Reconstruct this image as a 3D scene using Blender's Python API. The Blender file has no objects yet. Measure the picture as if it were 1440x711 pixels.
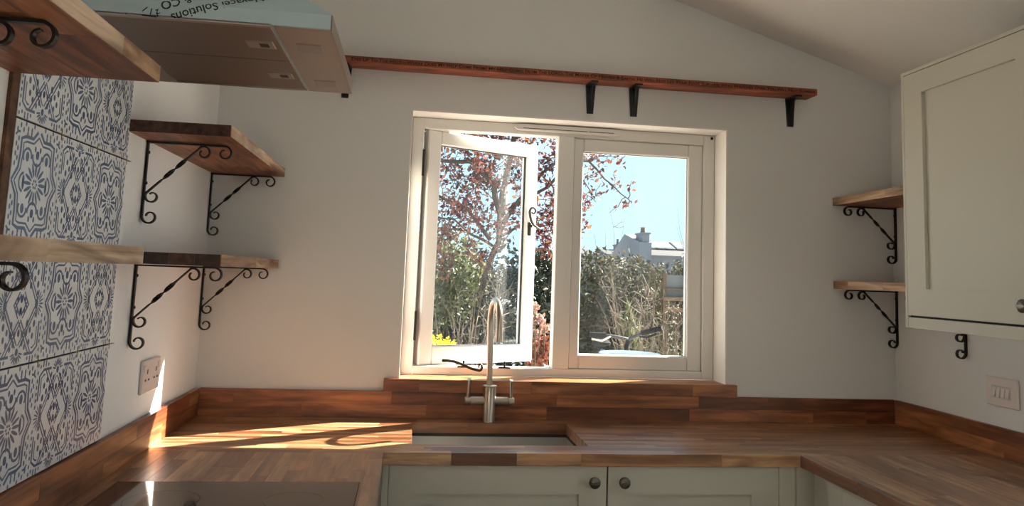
import bpy, bmesh, math, random
import numpy as np
from mathutils import Vector, Matrix

random.seed(7)
rng = np.random.default_rng(7)
scn = bpy.context.scene
C = scn.collection
PI = math.pi

# ------------------------------------------------------------------ camera
CAM = Vector((-0.1689, -3.228, 1.4912))
yaw, pitch, roll = -0.1288, 0.1135, 0.0371
F = Vector((-math.sin(yaw)*math.cos(pitch), math.cos(yaw)*math.cos(pitch), math.sin(pitch)))
R0 = Vector((math.cos(yaw), math.sin(yaw), 0)); U0 = R0.cross(F)
R1 = R0*math.cos(roll) + U0*math.sin(roll); U1 = -R0*math.sin(roll) + U0*math.cos(roll)
cd = bpy.data.cameras.new('camera'); cam = bpy.data.objects.new('camera', cd); C.objects.link(cam)
cam.matrix_world = Matrix(((R1.x, U1.x, -F.x, CAM.x), (R1.y, U1.y, -F.y, CAM.y), (R1.z, U1.z, -F.z, CAM.z), (0, 0, 0, 1)))
cd.sensor_width = 36; cd.lens = 1070.1/1440*36; cd.shift_y = -(355.5-265.25)/1440
cd.clip_start = 0.02; cd.clip_end = 500
scn.camera = cam

# ------------------------------------------------------------------ light
SUN_DIR = Vector((-1.0, -0.54, -0.83)).normalized()       # the way the light travels
sd = bpy.data.lights.new('sun', 'SUN'); sd.energy = 36.0; sd.angle = math.radians(0.6); sd.color = (1.0, 0.90, 0.76)
sun = bpy.data.objects.new('sun', sd); C.objects.link(sun)
sun.rotation_euler = SUN_DIR.to_track_quat('-Z', 'Y').to_euler(); sun.location = (8, 5, 8)
w = bpy.data.worlds.new('sky'); scn.world = w; w.use_nodes = True
nt = w.node_tree; bg = nt.nodes['Background']
tcw = nt.nodes.new('ShaderNodeTexCoord'); sxyz = nt.nodes.new('ShaderNodeSeparateXYZ'); rmp = nt.nodes.new('ShaderNodeValToRGB')
nt.links.new(tcw.outputs['Generated'], sxyz.inputs[0]); nt.links.new(sxyz.outputs['Z'], rmp.inputs['Fac']); nt.links.new(rmp.outputs[0], bg.inputs[0])
re_ = rmp.color_ramp.elements                        # hazy spring sky: pale at the horizon, bluer overhead
re_[0].position = 0.0; re_[0].color = (0.62, 0.92, 1.1, 1); re_[1].position = 1.0; re_[1].color = (0.54, 0.86, 1.2, 1)
bg.inputs[1].default_value = 1.15
vs = scn.view_settings
vs.view_transform = 'Standard'; vs.look = 'None'; vs.gamma = 1.0; vs.use_curve_mapping = False
vs.exposure = 0.2

# ------------------------------------------------------------------ helpers
def srgb(r, g, b):
    f = lambda c: (c/255)/12.92 if c/255 <= 0.04045 else ((c/255+0.055)/1.055)**2.4
    return (f(r), f(g), f(b), 1)

class MB:
    def __init__(s): s.v = []; s.f = []; s.sm = []
    def add(s, vs, fs, smooth=False):
        o = len(s.v); s.v += [tuple(p) for p in vs]; s.f += [tuple(i+o for i in f) for f in fs]; s.sm += [smooth]*len(fs); return s
    def box(s, x0, x1, y0, y1, z0, z1, b=0.0):
        x0, x1 = min(x0, x1), max(x0, x1); y0, y1 = min(y0, y1), max(y0, y1); z0, z1 = min(z0, z1), max(z0, z1)
        if b <= 0:
            v = [(x, y, z) for z in (z0, z1) for y in (y0, y1) for x in (x0, x1)]
            return s.add(v, [(0, 2, 3, 1), (4, 5, 7, 6), (0, 1, 5, 4), (2, 6, 7, 3), (0, 4, 6, 2), (1, 3, 7, 5)])
        bm = bmesh.new(); bmesh.ops.create_cube(bm, size=1)
        for q in bm.verts: q.co = Vector(((x0+x1)/2+q.co.x*(x1-x0), (y0+y1)/2+q.co.y*(y1-y0), (z0+z1)/2+q.co.z*(z1-z0)))
        bmesh.ops.bevel(bm, geom=bm.edges[:], offset=b, segments=1, affect='EDGES')
        bm.verts.index_update()
        s.add([q.co[:] for q in bm.verts], [[q.index for q in f.verts] for f in bm.faces]); bm.free(); return s
    def tube(s, pts, rad, n=10, caps=True):
        pts = [Vector(p) for p in pts]; m = len(pts)
        if not hasattr(rad, '__len__'): rad = [rad]*m
        T = [(pts[min(i+1, m-1)]-pts[max(i-1, 0)]).normalized() for i in range(m)]
        a = Vector((0, 0, 1)) if abs(T[0].z) < 0.9 else Vector((1, 0, 0))
        N = T[0].cross(a).normalized(); v = []
        for i in range(m):
            N = (N - T[i]*N.dot(T[i])).normalized(); B = T[i].cross(N)
            for k in range(n):
                t = 2*PI*k/n; v.append(pts[i]+(N*math.cos(t)+B*math.sin(t))*rad[i])
        fs = [(i*n+k, i*n+(k+1) % n, (i+1)*n+(k+1) % n, (i+1)*n+k) for i in range(m-1) for k in range(n)]
        if caps: fs += [tuple(range(n))[::-1], tuple((m-1)*n+k for k in range(n))]
        return s.add(v, fs, True)
    def lathe(s, prof, c, axis='Z', n=24):
        v = []
        for r, h in prof:
            for k in range(n):
                t = 2*PI*k/n; p = (r*math.cos(t), r*math.sin(t), h)
                if axis == 'Y': p = (p[0], p[2], p[1])
                if axis == 'X': p = (p[2], p[0], p[1])
                v.append((c[0]+p[0], c[1]+p[1], c[2]+p[2]))
        m = len(prof)
        fs = [(i*n+k, i*n+(k+1) % n, (i+1)*n+(k+1) % n, (i+1)*n+k) for i in range(m-1) for k in range(n)]
        fs += [tuple(range(n))[::-1], tuple((m-1)*n+k for k in range(n))]
        return s.add(v, fs, True)
    def sweep(s, path, th, wd, twist=None):          # flat bar swept along a path lying in the local x-z plane
        m = len(path); v = []
        if not hasattr(th, '__len__'): th = [th]*m
        if not hasattr(wd, '__len__'): wd = [wd]*m
        for i, (x, z) in enumerate(path):
            a = path[max(i-1, 0)]; b = path[min(i+1, m-1)]
            T = Vector((b[0]-a[0], 0, b[1]-a[1])).normalized(); S = Vector((0, 1, 0)); N = T.cross(S)
            t = twist[i] if twist else 0
            S2 = S*math.cos(t)+N*math.sin(t); N2 = N*math.cos(t)-S*math.sin(t); p = Vector((x, 0, z))
            v += [p+S2*wd[i]/2*q+N2*th[i]/2*r for q, r in ((-1, -1), (1, -1), (1, 1), (-1, 1))]
        fs = [(i*4+k, i*4+(k+1) % 4, (i+1)*4+(k+1) % 4, (i+1)*4+k) for i in range(m-1) for k in range(4)]
        fs += [(3, 2, 1, 0), tuple((m-1)*4+k for k in range(4))]
        return s.add(v, fs)
    def prism(s, poly, axis, a0, a1):                # polygon in the two other axes, extruded along axis
        def P(p, h): return {'X': (h, p[0], p[1]), 'Y': (p[0], h, p[1]), 'Z': (p[0], p[1], h)}[axis]
        n = len(poly)
        return s.add([P(p, a0) for p in poly]+[P(p, a1) for p in poly],
                     [tuple(range(n))[::-1], tuple(range(n, 2*n))]+[(i, (i+1) % n, n+(i+1) % n, n+i) for i in range(n)])
    def mesh(s, name, mat):
        me = bpy.data.meshes.new(name); me.from_pydata(s.v, [], s.f)
        me.polygons.foreach_set('use_smooth', s.sm)
        bm = bmesh.new(); bm.from_mesh(me); bmesh.ops.recalc_face_normals(bm, faces=bm.faces[:]); bm.to_mesh(me); bm.free()
        if any(s.sm): me.set_sharp_from_angle(angle=math.radians(40))
        me.materials.append(mat); return me
    def build(s, name, mat, parent=None):
        return link(name, s.mesh(name, mat), parent)

def link(name, data, parent=None, loc=None):
    o = bpy.data.objects.new(name, data); C.objects.link(o)
    if parent:
        o.parent = parent
        o.matrix_parent_inverse = Matrix.Translation(parent.location).inverted() if parent.get('_abs') else Matrix()
    if loc: o.location = loc
    return o
def tag(o, label, cat, group=None, kind=None):
    o['label'] = label; o['category'] = cat
    if group: o['group'] = group
    if kind: o['kind'] = kind
    return o
def empty(name, loc=(0, 0, 0)):
    o = bpy.data.objects.new(name, None); C.objects.link(o); o.location = loc; o.empty_display_size = 0.05; return o
def thing(name, label, cat, loc=(0, 0, 0), group=None):
    return tag(empty(name, loc), label, cat, group)
def rel(o, mb):                                      # shift absolute verts to be local to a thing's base
    x, y, z = o.location; mb.v = [(a-x, b-y, c-z) for a, b, c in mb.v]; return mb
def part(t, name, mb, mat): return rel(t, mb).build(name, mat, t)
def sub(p, t, name, mb, mat): return rel(t, mb).build(name, mat, p)
def struct(name, mb, mat):
    o = mb.build(name, mat); o['kind'] = 'structure'; return o
def copy_tree(o, parent=None):
    c = o.copy(); C.objects.link(c); c.parent = parent
    for ch in list(o.children): copy_tree(ch, c)
    return c

# ------------------------------------------------------------------ materials
def new_mat(name):
    m = bpy.data.materials.new(name); m.use_nodes = True; n = m.node_tree
    return m, n, n.nodes['Principled BSDF']
def plain(name, col, rough=0.5, metal=0.0, noise=0.0, nscale=8, bump=0.0, bscale=60, coat=0.0, spec=0.5):
    m, n, b = new_mat(name)
    b.inputs['Base Color'].default_value = col; b.inputs['Roughness'].default_value = rough; b.inputs['Metallic'].default_value = metal
    b.inputs['Coat Weight'].default_value = coat; b.inputs['Specular IOR Level'].default_value = spec
    tc = n.nodes.new('ShaderNodeTexCoord')
    if noise:
        t = n.nodes.new('ShaderNodeTexNoise'); t.inputs['Scale'].default_value = nscale; t.inputs['Detail'].default_value = 4
        mx = n.nodes.new('ShaderNodeMix'); mx.data_type = 'RGBA'
        mx.inputs['A'].default_value = tuple(c*(1-noise) for c in col[:3])+(1,); mx.inputs['B'].default_value = tuple(min(1, c*(1+noise)) for c in col[:3])+(1,)
        n.links.new(tc.outputs['Object'], t.inputs['Vector']); n.links.new(t.outputs['Fac'], mx.inputs['Factor']); n.links.new(mx.outputs['Result'], b.inputs['Base Color'])
    if bump:
        t = n.nodes.new('ShaderNodeTexNoise'); t.inputs['Scale'].default_value = bscale; t.inputs['Detail'].default_value = 5
        bp = n.nodes.new('ShaderNodeBump'); bp.inputs['Strength'].default_value = bump; bp.inputs['Distance'].default_value = 0.003
        n.links.new(tc.outputs['Object'], t.inputs['Vector']); n.links.new(t.outputs['Fac'], bp.inputs['Height']); n.links.new(bp.outputs['Normal'], b.inputs['Normal'])
    return m
def wood(name, cols, rough=0.35, coat=0.15, grain=(2.2, 38, 38), spread=1.0):
    """grain runs along the object's local X; each object takes its own tone"""
    m, n, b = new_mat(name); L = n.links
    tc = n.nodes.new('ShaderNodeTexCoord'); oi = n.nodes.new('ShaderNodeObjectInfo')
    sc = n.nodes.new('ShaderNodeVectorMath'); sc.operation = 'SCALE'; sc.inputs['Scale'].default_value = 37.0
    cx = n.nodes.new('ShaderNodeCombineXYZ')
    for i in range(3): L.new(oi.outputs['Random'], cx.inputs[i])
    L.new(cx.outputs[0], sc.inputs[0])
    ad = n.nodes.new('ShaderNodeVectorMath'); ad.operation = 'ADD'; L.new(tc.outputs['Object'], ad.inputs[0]); L.new(sc.outputs[0], ad.inputs[1])
    mp = n.nodes.new('ShaderNodeMapping'); mp.inputs['Scale'].default_value = grain; L.new(ad.outputs[0], mp.inputs['Vector'])
    t = n.nodes.new('ShaderNodeTexNoise'); t.inputs['Scale'].default_value = 1.0; t.inputs['Detail'].default_value = 6; t.inputs['Distortion'].default_value = 0.7
    L.new(mp.outputs[0], t.inputs['Vector'])
    r1 = n.nodes.new('ShaderNodeValToRGB'); L.new(oi.outputs['Random'], r1.inputs['Fac'])
    el = r1.color_ramp.elements; el[0].position = 0; el[0].color = cols[0]; el[1].position = 1; el[1].color = cols[-1]
    for i, c in enumerate(cols[1:-1]): e = el.new((i+1)/(len(cols)-1)); e.color = c
    r2 = n.nodes.new('ShaderNodeValToRGB'); L.new(t.outputs['Fac'], r2.inputs['Fac'])
    r2.color_ramp.elements[0].position = 0.28; r2.color_ramp.elements[0].color = (0.42, 0.36, 0.32, 1); r2.color_ramp.elements[1].position = 0.68; r2.color_ramp.elements[1].color = (1.1, 1.08, 1.05, 1)
    mx = n.nodes.new('ShaderNodeMix'); mx.data_type = 'RGBA'; mx.blend_type = 'MULTIPLY'; mx.inputs['Factor'].default_value = spread
    mp3 = n.nodes.new('ShaderNodeMapping'); mp3.inputs['Scale'].default_value = tuple(q*.36 if k else q*1.1 for k, q in enumerate(grain)); L.new(ad.outputs[0], mp3.inputs['Vector'])
    t3 = n.nodes.new('ShaderNodeTexNoise'); t3.inputs['Scale'].default_value = 1.0; t3.inputs['Detail'].default_value = 3; t3.inputs['Distortion'].default_value = 1.6; L.new(mp3.outputs[0], t3.inputs['Vector'])
    r3 = n.nodes.new('ShaderNodeValToRGB'); L.new(t3.outputs['Fac'], r3.inputs['Fac'])
    r3.color_ramp.elements[0].position = 0.34; r3.color_ramp.elements[0].color = (0.55, 0.48, 0.42, 1); r3.color_ramp.elements[1].position = 0.6; r3.color_ramp.elements[1].color = (1.22, 1.2, 1.16, 1)
    mx3 = n.nodes.new('ShaderNodeMix'); mx3.data_type = 'RGBA'; mx3.blend_type = 'MULTIPLY'; mx3.inputs['Factor'].default_value = spread
    L.new(r1.outputs[0], mx.inputs['A']); L.new(r2.outputs[0], mx.inputs['B']); L.new(mx.outputs['Result'], mx3.inputs['A']); L.new(r3.outputs[0], mx3.inputs['B']); L.new(mx3.outputs['Result'], b.inputs['Base Color'])
    b.inputs['Roughness'].default_value = rough; b.inputs['Coat Weight'].default_value = coat; b.inputs['Coat Roughness'].default_value = 0.28
    bp = n.nodes.new('ShaderNodeBump'); bp.inputs['Strength'].default_value = 0.08; bp.inputs['Distance'].default_value = 0.002
    L.new(t.outputs['Fac'], bp.inputs['Height']); L.new(bp.outputs['Normal'], b.inputs['Normal'])
    return m
def leafmat(name, cols, trans=0.35, rough=0.55):
    m, n, b = new_mat(name); L = n.links
    g = n.nodes.new('ShaderNodeNewGeometry'); r = n.nodes.new('ShaderNodeValToRGB'); L.new(g.outputs['Random Per Island'], r.inputs['Fac'])
    el = r.color_ramp.elements; el[0].color = cols[0]; el[1].color = cols[-1]
    for i, c in enumerate(cols[1:-1]): e = el.new((i+1)/(len(cols)-1)); e.color = c
    L.new(r.outputs[0], b.inputs['Base Color']); b.inputs['Roughness'].default_value = rough
    tr = n.nodes.new('ShaderNodeBsdfTranslucent'); L.new(r.outputs[0], tr.inputs['Color'])
    ms = n.nodes.new('ShaderNodeMixShader'); ms.inputs[0].default_value = trans
    L.new(b.outputs[0], ms.inputs[1]); L.new(tr.outputs[0], ms.inputs[2]); L.new(ms.outputs[0], n.nodes['Material Output'].inputs['Surface'])
    return m
def glassmat(name, dust=0.03, tint=(0.96, 0.98, 0.98, 1)):
    m, n, b = new_mat(name); L = n.links; n.nodes.remove(b)
    tr = n.nodes.new('ShaderNodeBsdfTransparent'); tr.inputs[0].default_value = tint
    gl = n.nodes.new('ShaderNodeBsdfGlossy'); gl.inputs['Roughness'].default_value = 0.01
    fr = n.nodes.new('ShaderNodeFresnel'); ge = n.nodes.new('ShaderNodeNewGeometry')
    mr = n.nodes.new('ShaderNodeMapRange'); mr.inputs[3].default_value = 1.45; mr.inputs[4].default_value = 1/1.45   # same reflectance on either face
    L.new(ge.outputs['Backfacing'], mr.inputs[0]); L.new(mr.outputs[0], fr.inputs['IOR'])
    mx = n.nodes.new('ShaderNodeMixShader'); L.new(fr.outputs[0], mx.inputs[0]); L.new(tr.outputs[0], mx.inputs[1]); L.new(gl.outputs[0], mx.inputs[2])
    di = n.nodes.new('ShaderNodeBsdfTranslucent'); di.inputs[0].default_value = (0.8, 0.85, 0.9, 1)
    tc = n.nodes.new('ShaderNodeTexCoord'); mp = n.nodes.new('ShaderNodeMapping'); mp.inputs['Scale'].default_value = (9, 9, 1.6)
    nz = n.nodes.new('ShaderNodeTexNoise'); nz.inputs['Scale'].default_value = 1.0; nz.inputs['Detail'].default_value = 3
    rm = n.nodes.new('ShaderNodeMapRange'); rm.inputs[1].default_value = 0.4; rm.inputs[2].default_value = 0.75; rm.inputs[3].default_value = dust*0.3; rm.inputs[4].default_value = dust*2
    L.new(tc.outputs['Object'], mp.inputs[0]); L.new(mp.outputs[0], nz.inputs['Vector']); L.new(nz.outputs['Fac'], rm.inputs[0])
    m2 = n.nodes.new('ShaderNodeMixShader'); L.new(rm.outputs[0], m2.inputs[0]); L.new(mx.outputs[0], m2.inputs[1]); L.new(di.outputs[0], m2.inputs[2])
    L.new(m2.outputs[0], n.nodes['Material Output'].inputs['Surface']); return m

M = {}
M['wall'] = plain('wall_paint', srgb(222, 221, 218), 0.75, noise=0.02, nscale=1.5, bump=0.15, bscale=90)
M['wall_lightened'] = plain('lightened_wall_paint', srgb(243, 243, 243), 0.7, noise=0.01, nscale=1.5, bump=0.15, bscale=90)  # wall paint whitened to carry the side light falling on the left wall
M['ceil'] = plain('ceiling_paint', srgb(232, 228, 224), 0.85, noise=0.02, nscale=1.2)
M['white'] = plain('white_gloss_paint', srgb(224, 221, 216), 0.35, noise=0.015, nscale=3)
M['reveal'] = plain('reveal_paint', srgb(240, 235, 228), 0.6)
M['floor'] = plain('floor_tile', srgb(92, 84, 76), 0.5, noise=0.1, nscale=3)
M['paint'] = plain('cabinet_paint', srgb(190, 186, 172), 0.5, noise=0.015, nscale=4)
M['shadowgap'] = plain('gap_dark', srgb(40, 36, 30), 0.8)
M['oak'] = wood('oiled_oak', [srgb(112, 68, 42), srgb(146, 98, 64), srgb(168, 120, 82), srgb(190, 150, 112), srgb(124, 78, 48), srgb(206, 172, 134), srgb(152, 104, 68)], 0.33, 0.7)
M['up'] = wood('upstand_oak', [srgb(112, 62, 36), srgb(152, 92, 54), srgb(178, 116, 72), srgb(128, 72, 42), srgb(194, 138, 92)], 0.4, 0.1)
M['shelf'] = wood('shelf_oak', [srgb(136, 82, 50), srgb(162, 102, 64), srgb(182, 126, 86), srgb(146, 88, 52), srgb(172, 114, 74)], 0.5, 0.0)
M['edge'] = wood('sawn_oak_edge', [srgb(150, 116, 84), srgb(186, 160, 134), srgb(204, 184, 164), srgb(168, 130, 96)], 0.7, 0.0)
M['shaded_endgrain'] = wood('shaded_oak_end_grain', [srgb(74, 50, 40), srgb(92, 64, 50), srgb(66, 46, 38)], 0.6, 0.0, (60, 60, 60))  # oiled end grain, darkened further for the weak light on shelf ends
M['rail'] = wood('rail_hardwood', [srgb(158, 84, 52), srgb(166, 92, 58)], 0.5, 0.0, (3, 30, 60))
M['batten'] = wood('batten_wood', [srgb(104, 72, 50), srgb(112, 80, 56)], 0.7, 0.0)
M['iron'] = plain('black_iron', srgb(26, 24, 23), 0.42, 0.4, noise=0.2, nscale=40)
M['blackplastic'] = plain('black_metal', srgb(16, 17, 20), 0.4)
M['steel'] = plain('brushed_steel', srgb(176, 166, 154), 0.3, 1.0, noise=0.05, nscale=50)
M['sink'] = plain('sink_steel', srgb(176, 174, 170), 0.45, 0.35)
M['knob'] = plain('pewter', srgb(112, 106, 98), 0.35, 0.9)
M['hood'] = plain('hood_steel', srgb(168, 156, 146), 0.38, 0.85, noise=0.04, nscale=20)
M['film'] = plain('protective_film', srgb(176, 196, 200), 0.3, 0.25)
M['ink'] = plain('printed_ink', srgb(28, 34, 38), 0.6)
M['hob'] = plain('hob_glass', srgb(34, 25, 22), 0.06, 0.0, spec=0.6)
M['tile'] = plain('tile_glaze', srgb(234, 237, 240), 0.25, noise=0.03, nscale=14)
M['blue'] = plain('tile_blue_print', srgb(84, 106, 140), 0.3, noise=0.12, nscale=20)
M['grout'] = plain('tile_backing', srgb(50, 46, 44), 0.9)
M['spacer'] = plain('tile_spacer', srgb(150, 130, 100), 0.5)
M['plastic'] = plain('white_plastic', srgb(222, 210, 204), 0.35)
M['slot'] = plain('slot_dark', srgb(40, 36, 34), 0.6)
M['engrave'] = plain('engraved_ink', srgb(36, 16, 9), 0.8)
M['pane'] = glassmat('window_glass', 0.004)
M['pane2'] = glassmat('dusty_window_glass', 0.012)
M['rubber'] = plain('glazing_gasket', srgb(38, 40, 42), 0.6)

# ------------------------------------------------------------------ room shell
XL, XR = -0.9876, 2.016
WT = 0.2                                             # wall thickness
WX0, WX1, WZ0, WZ1 = -0.193, 1.2175, 1.056, 2.180    # window reveal opening
YB = -4.6
def ceil_z(x): return 2.435 + (2.018-x)*0.3125
mb = MB()
o2 = lambda x: ceil_z(x)+0.0
mb.prism([(XL-WT, -0.2), (WX0, -0.2), (WX0, o2(WX0)), (XL-WT, o2(XL-WT))], 'Y', 0, WT)
mb.prism([(WX1, -0.2), (XR+WT, -0.2), (XR+WT, o2(XR+WT)), (WX1, o2(WX1))], 'Y', 0, WT)
mb.box(WX0, WX1, 0, WT, -0.2, WZ0-0.03)
mb.prism([(WX0, WZ1), (WX1, WZ1), (WX1, o2(WX1)), (WX0, o2(WX0))], 'Y', 0, WT)
struct('wall_back', mb, M['wall'])
struct('wall_left', MB().box(XL-WT, XL, YB, 0, -0.2, ceil_z(XL)), M['wall_lightened'])
DY0, DY1, DZ = -2.36, -1.43, 2.38                     # opening for unseen glazed doors, added to light the room from the right
struct('wall_right', MB().box(XR, XR+WT, DY1, 0, -0.2, ceil_z(XR)).box(XR, XR+WT, YB, DY0, -0.2, ceil_z(XR)).box(XR, XR+WT, DY0, DY1, DZ, ceil_z(XR)), M['wall'])
mb = MB()                                            # far end of the room, behind the camera
mb.box(XL-WT, XR+WT, YB-WT, YB, -0.2, 2.3)
mb.prism([(XL-WT, 2.3), (XR+WT, 2.3), (XR+WT, ceil_z(XR+WT)), (XL-WT, ceil_z(XL-WT))], 'Y', YB-WT, YB)
struct('wall_front', mb, M['wall'])
mb = MB()
RWX0, RWX1, RWY0, RWY1 = .75, 1.65, -3.9, -2.7         # unseen roof window, added to brighten the room
def slope_slab(x0, x1, y0, y1): mb.prism([(x0, ceil_z(x0)), (x1, ceil_z(x1)), (x1, ceil_z(x1)+.15), (x0, ceil_z(x0)+.15)], 'Y', y0, y1)
slope_slab(XL-WT, RWX0, YB-WT, WT); slope_slab(RWX1, XR+WT, YB-WT, WT); slope_slab(RWX0, RWX1, RWY1, WT); slope_slab(RWX0, RWX1, YB-WT, RWY0)
struct('ceiling', mb, M['ceil'])
struct('floor', MB().box(XL, XR, YB-WT, 0, -0.1, 0), M['floor'])
# white lining of the window reveal (head and two sides)
e = 0.004
mb = MB(); mb.box(WX0-0.002, WX0+e, -0.001, 0.129, WZ0, WZ1+0.002); mb.box(WX1-e, WX1+0.002, -0.001, 0.129, WZ0, WZ1+0.002); mb.box(WX0, WX1, -0.001, 0.129, WZ1-e, WZ1+0.002)
struct('trim_1', mb, M['reveal'])

# ------------------------------------------------------------------ window
win = empty('window_1', (0.512, 0.129, WZ0)); win['kind'] = 'structure'
FY0, FY1 = 0.129, 0.2
def frame4(x0, x1, z0, z1, l, r, b, t, y0, y1, bev=0.003):
    mb = MB()
    mb.box(x0, x0+l, y0, y1, z0, z1, bev); mb.box(x1-r, x1, y0, y1, z0, z1, bev)
    mb.box(x0+l-.001, x1-r+.001, y0, y1, z0, z0+b, bev); mb.box(x0+l-.001, x1-r+.001, y0, y1, z1-t, z1, bev); return mb
mb = frame4(WX0+.004, WX1-.004, WZ0, WZ1-.004, .053, .053, .035, .048, FY0, FY1)
part(win, 'window_frame', mb, M['white'])
part(win, 'mullion', MB().box(.472, .545, FY0, FY1, WZ0+.034, WZ1-.05, .003), M['white'])
# fixed light on the right
fx = part(win, 'fixed_sash', frame4(.545, 1.161, 1.091, 2.128, .048, .069, .064, .061, FY0+.014, FY1-.006, .005), M['white'])
sub(fx, win, 'window_pane', MB().box(.59, 1.095, .168, .174, 1.15, 2.07), M['pane'])
sub(fx, win, 'gasket', frame4(.590, 1.095, 1.152, 2.069, .004, .004, .004, .004, .160, .166, 0), M['rubber'])
sub(fx, win, 'hinge', MB().box(1.193, 1.203, FY0-.006, FY0+.002, 2.155, 2.166), M['blackplastic'])
# trickle vent along the head
mb = MB(); vl, vr, vz = .265, .762, 2.157
poly = [(vl, vz)]+[(vl+.012+.02*i, vz+h) for i, h in ((0, .010), (1, .014))]+[(vr-.032, vz+.014), (vr-.012, vz+.010), (vr, vz), (vr-.012, vz-.010), (vr-.032, vz-.014), (vl+.032, vz-.014), (vl+.012, vz-.010)]
mb.prism(poly, 'Y', FY0-.022, FY0); mb.box(vl+.02, vr-.02, FY0-.028, FY0-.0215, vz-.013, vz-.008, .001)
tv = part(win, 'trickle_vent', mb, M['white'])
sub(tv, win, 'vent_slider', MB().box(.60, .604, FY0-.027, FY0-.022, vz-.009, vz+.011), M['white'])
sub(tv, win, 'vent_slot', MB().box(vl+.04, vr-.04, FY0-.0225, FY0-.02, vz-.006, vz-.003), M['shadowgap'])
# opening casement, hinged on the left and swung outwards; built shut about its hinge line
HX, HY = -.134, .190
cas = bpy.data.objects.new('casement', frame4(0, .602, 1.091, 2.128, .066, .062, .080, .062, -.047, 0.006, .005).mesh('casement', M['white']))
C.objects.link(cas); cas.parent = win
cas.location = (HX-win.location.x, HY-win.location.y, -win.location.z); cas.rotation_euler.z = math.radians(26)
def cpart(name, mb, mat): return mb.build(name, mat, cas)
cpart('window_pane', MB().box(.062, .544, -.022, -.016, 1.168, 2.069), M['pane2'])
cpart('gasket', frame4(.063, .543, 1.169, 2.068, .004, .010, .004, .006, -.030, -.023, 0), M['rubber'])
# monkey-tail handle
hz = 1.73
mb = MB(); mb.box(.566, .582, -.056, -.047, hz-.045, hz+.02, .003)
path = [(.574, -.062, hz-.02)]
mb.box(.566, .582, -.064, -.056, hz-.006, hz+.01, .002)
pts = [(.600, -.068, hz+.000), (.585, -.07, hz+.006), (.570, -.072, hz+.022), (.560, -.074, hz+.045), (.556, -.074, hz+.066)]
for i in range(12):
    a = PI - i*0.52; r = .019*(1-.045*i); pts.append((.576+r*math.cos(a), -.074, hz+.072+r*math.sin(a)))
mb.tube(pts, [.006]*5+[.0055*(1-.04*i) for i in range(12)], 8)
mb.tube([(.60, -.068, hz), (.64, -.05, hz-.01)], .004, 6)
mb.v = [(x-.014, y, z) for x, y, z in mb.v]
cpart('casement_handle', mb, M['iron'])
for za, zb in ((1.915, 2.032), (1.2, 1.324)):
    part(win, 'hinge', MB().box(-.139, -.129, FY0-.006, FY0+.01, za, zb), M['blackplastic'])
# casement stay and its two pins
mb = MB()
mb.box(-.012, .022, .112, .122, 1.112, 1.124, .002)
pts = [(.005, .112, 1.119), (.04, .105, 1.116), (.08, .095, 1.104), (.115, .085, 1.090), (.145, .075, 1.084)]
for i in range(11):
    a = -PI/2 + i*0.5; r = .015*(1-.04*i); pts.append((.150+r*math.cos(a)*.6, .074, 1.099+r*math.sin(a)))
mb.tube(pts, [.006]*5+[.0055*(1-.03*i) for i in range(11)], 8)
part(win, 'casement_stay', mb, M['iron'])
for x in (.083, .262):
    mb = MB().box(x-.026, x+.026, .124, .142, 1.089, 1.095, .001); mb.tube([(x, .13, 1.093), (x, .13, 1.118)], .0045, 8)
    part(win, 'stay_pin', mb, M['iron'])
# exterior stone sill
part(win, 'outer_sill', MB().box(WX0-.03, WX1+.03, FY1-.001, .26, WZ0-.05, WZ0-.005, .004), M['white'])

gd = empty('added_glazed_door', (XR+.08, (DY0+DY1)/2, 0)); gd['kind'] = 'structure'
ymid = (DY0+DY1)/2
for ya, yb in ((DY0, ymid), (ymid, DY1)):
    for q in ((ya, ya+.06, 0, DZ), (yb-.06, yb, 0, DZ), (ya+.06, yb-.06, 0, .1), (ya+.06, yb-.06, DZ-.07, DZ)): part(gd, 'frame_member', MB().box(XR+.06, XR+.11, *q, .002), M['white'])
    part(gd, 'glass_pane', MB().box(XR+.08, XR+.086, ya+.055, yb-.055, .095, DZ-.065), M['pane'])

rw = empty('added_roof_window', ((RWX0+RWX1)/2, (RWY0+RWY1)/2, ceil_z((RWX0+RWX1)/2))); rw['kind'] = 'structure'
def slope_box(x0, x1, y0, y1, a, b): return MB().prism([(x0, ceil_z(x0)+a), (x1, ceil_z(x1)+a), (x1, ceil_z(x1)+b), (x0, ceil_z(x0)+b)], 'Y', y0, y1)
for q in ((RWX0, RWX0+.05, RWY0, RWY1), (RWX1-.05, RWX1, RWY0, RWY1), (RWX0+.05, RWX1-.05, RWY0, RWY0+.05), (RWX0+.05, RWX1-.05, RWY1-.05, RWY1)): part(rw, 'frame_member', slope_box(*q, .08, .15), M['white'])
part(rw, 'window_pane', slope_box(RWX0+.05, RWX1-.05, RWY0+.05, RWY1-.05, .11, .116), M['pane'])

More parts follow.
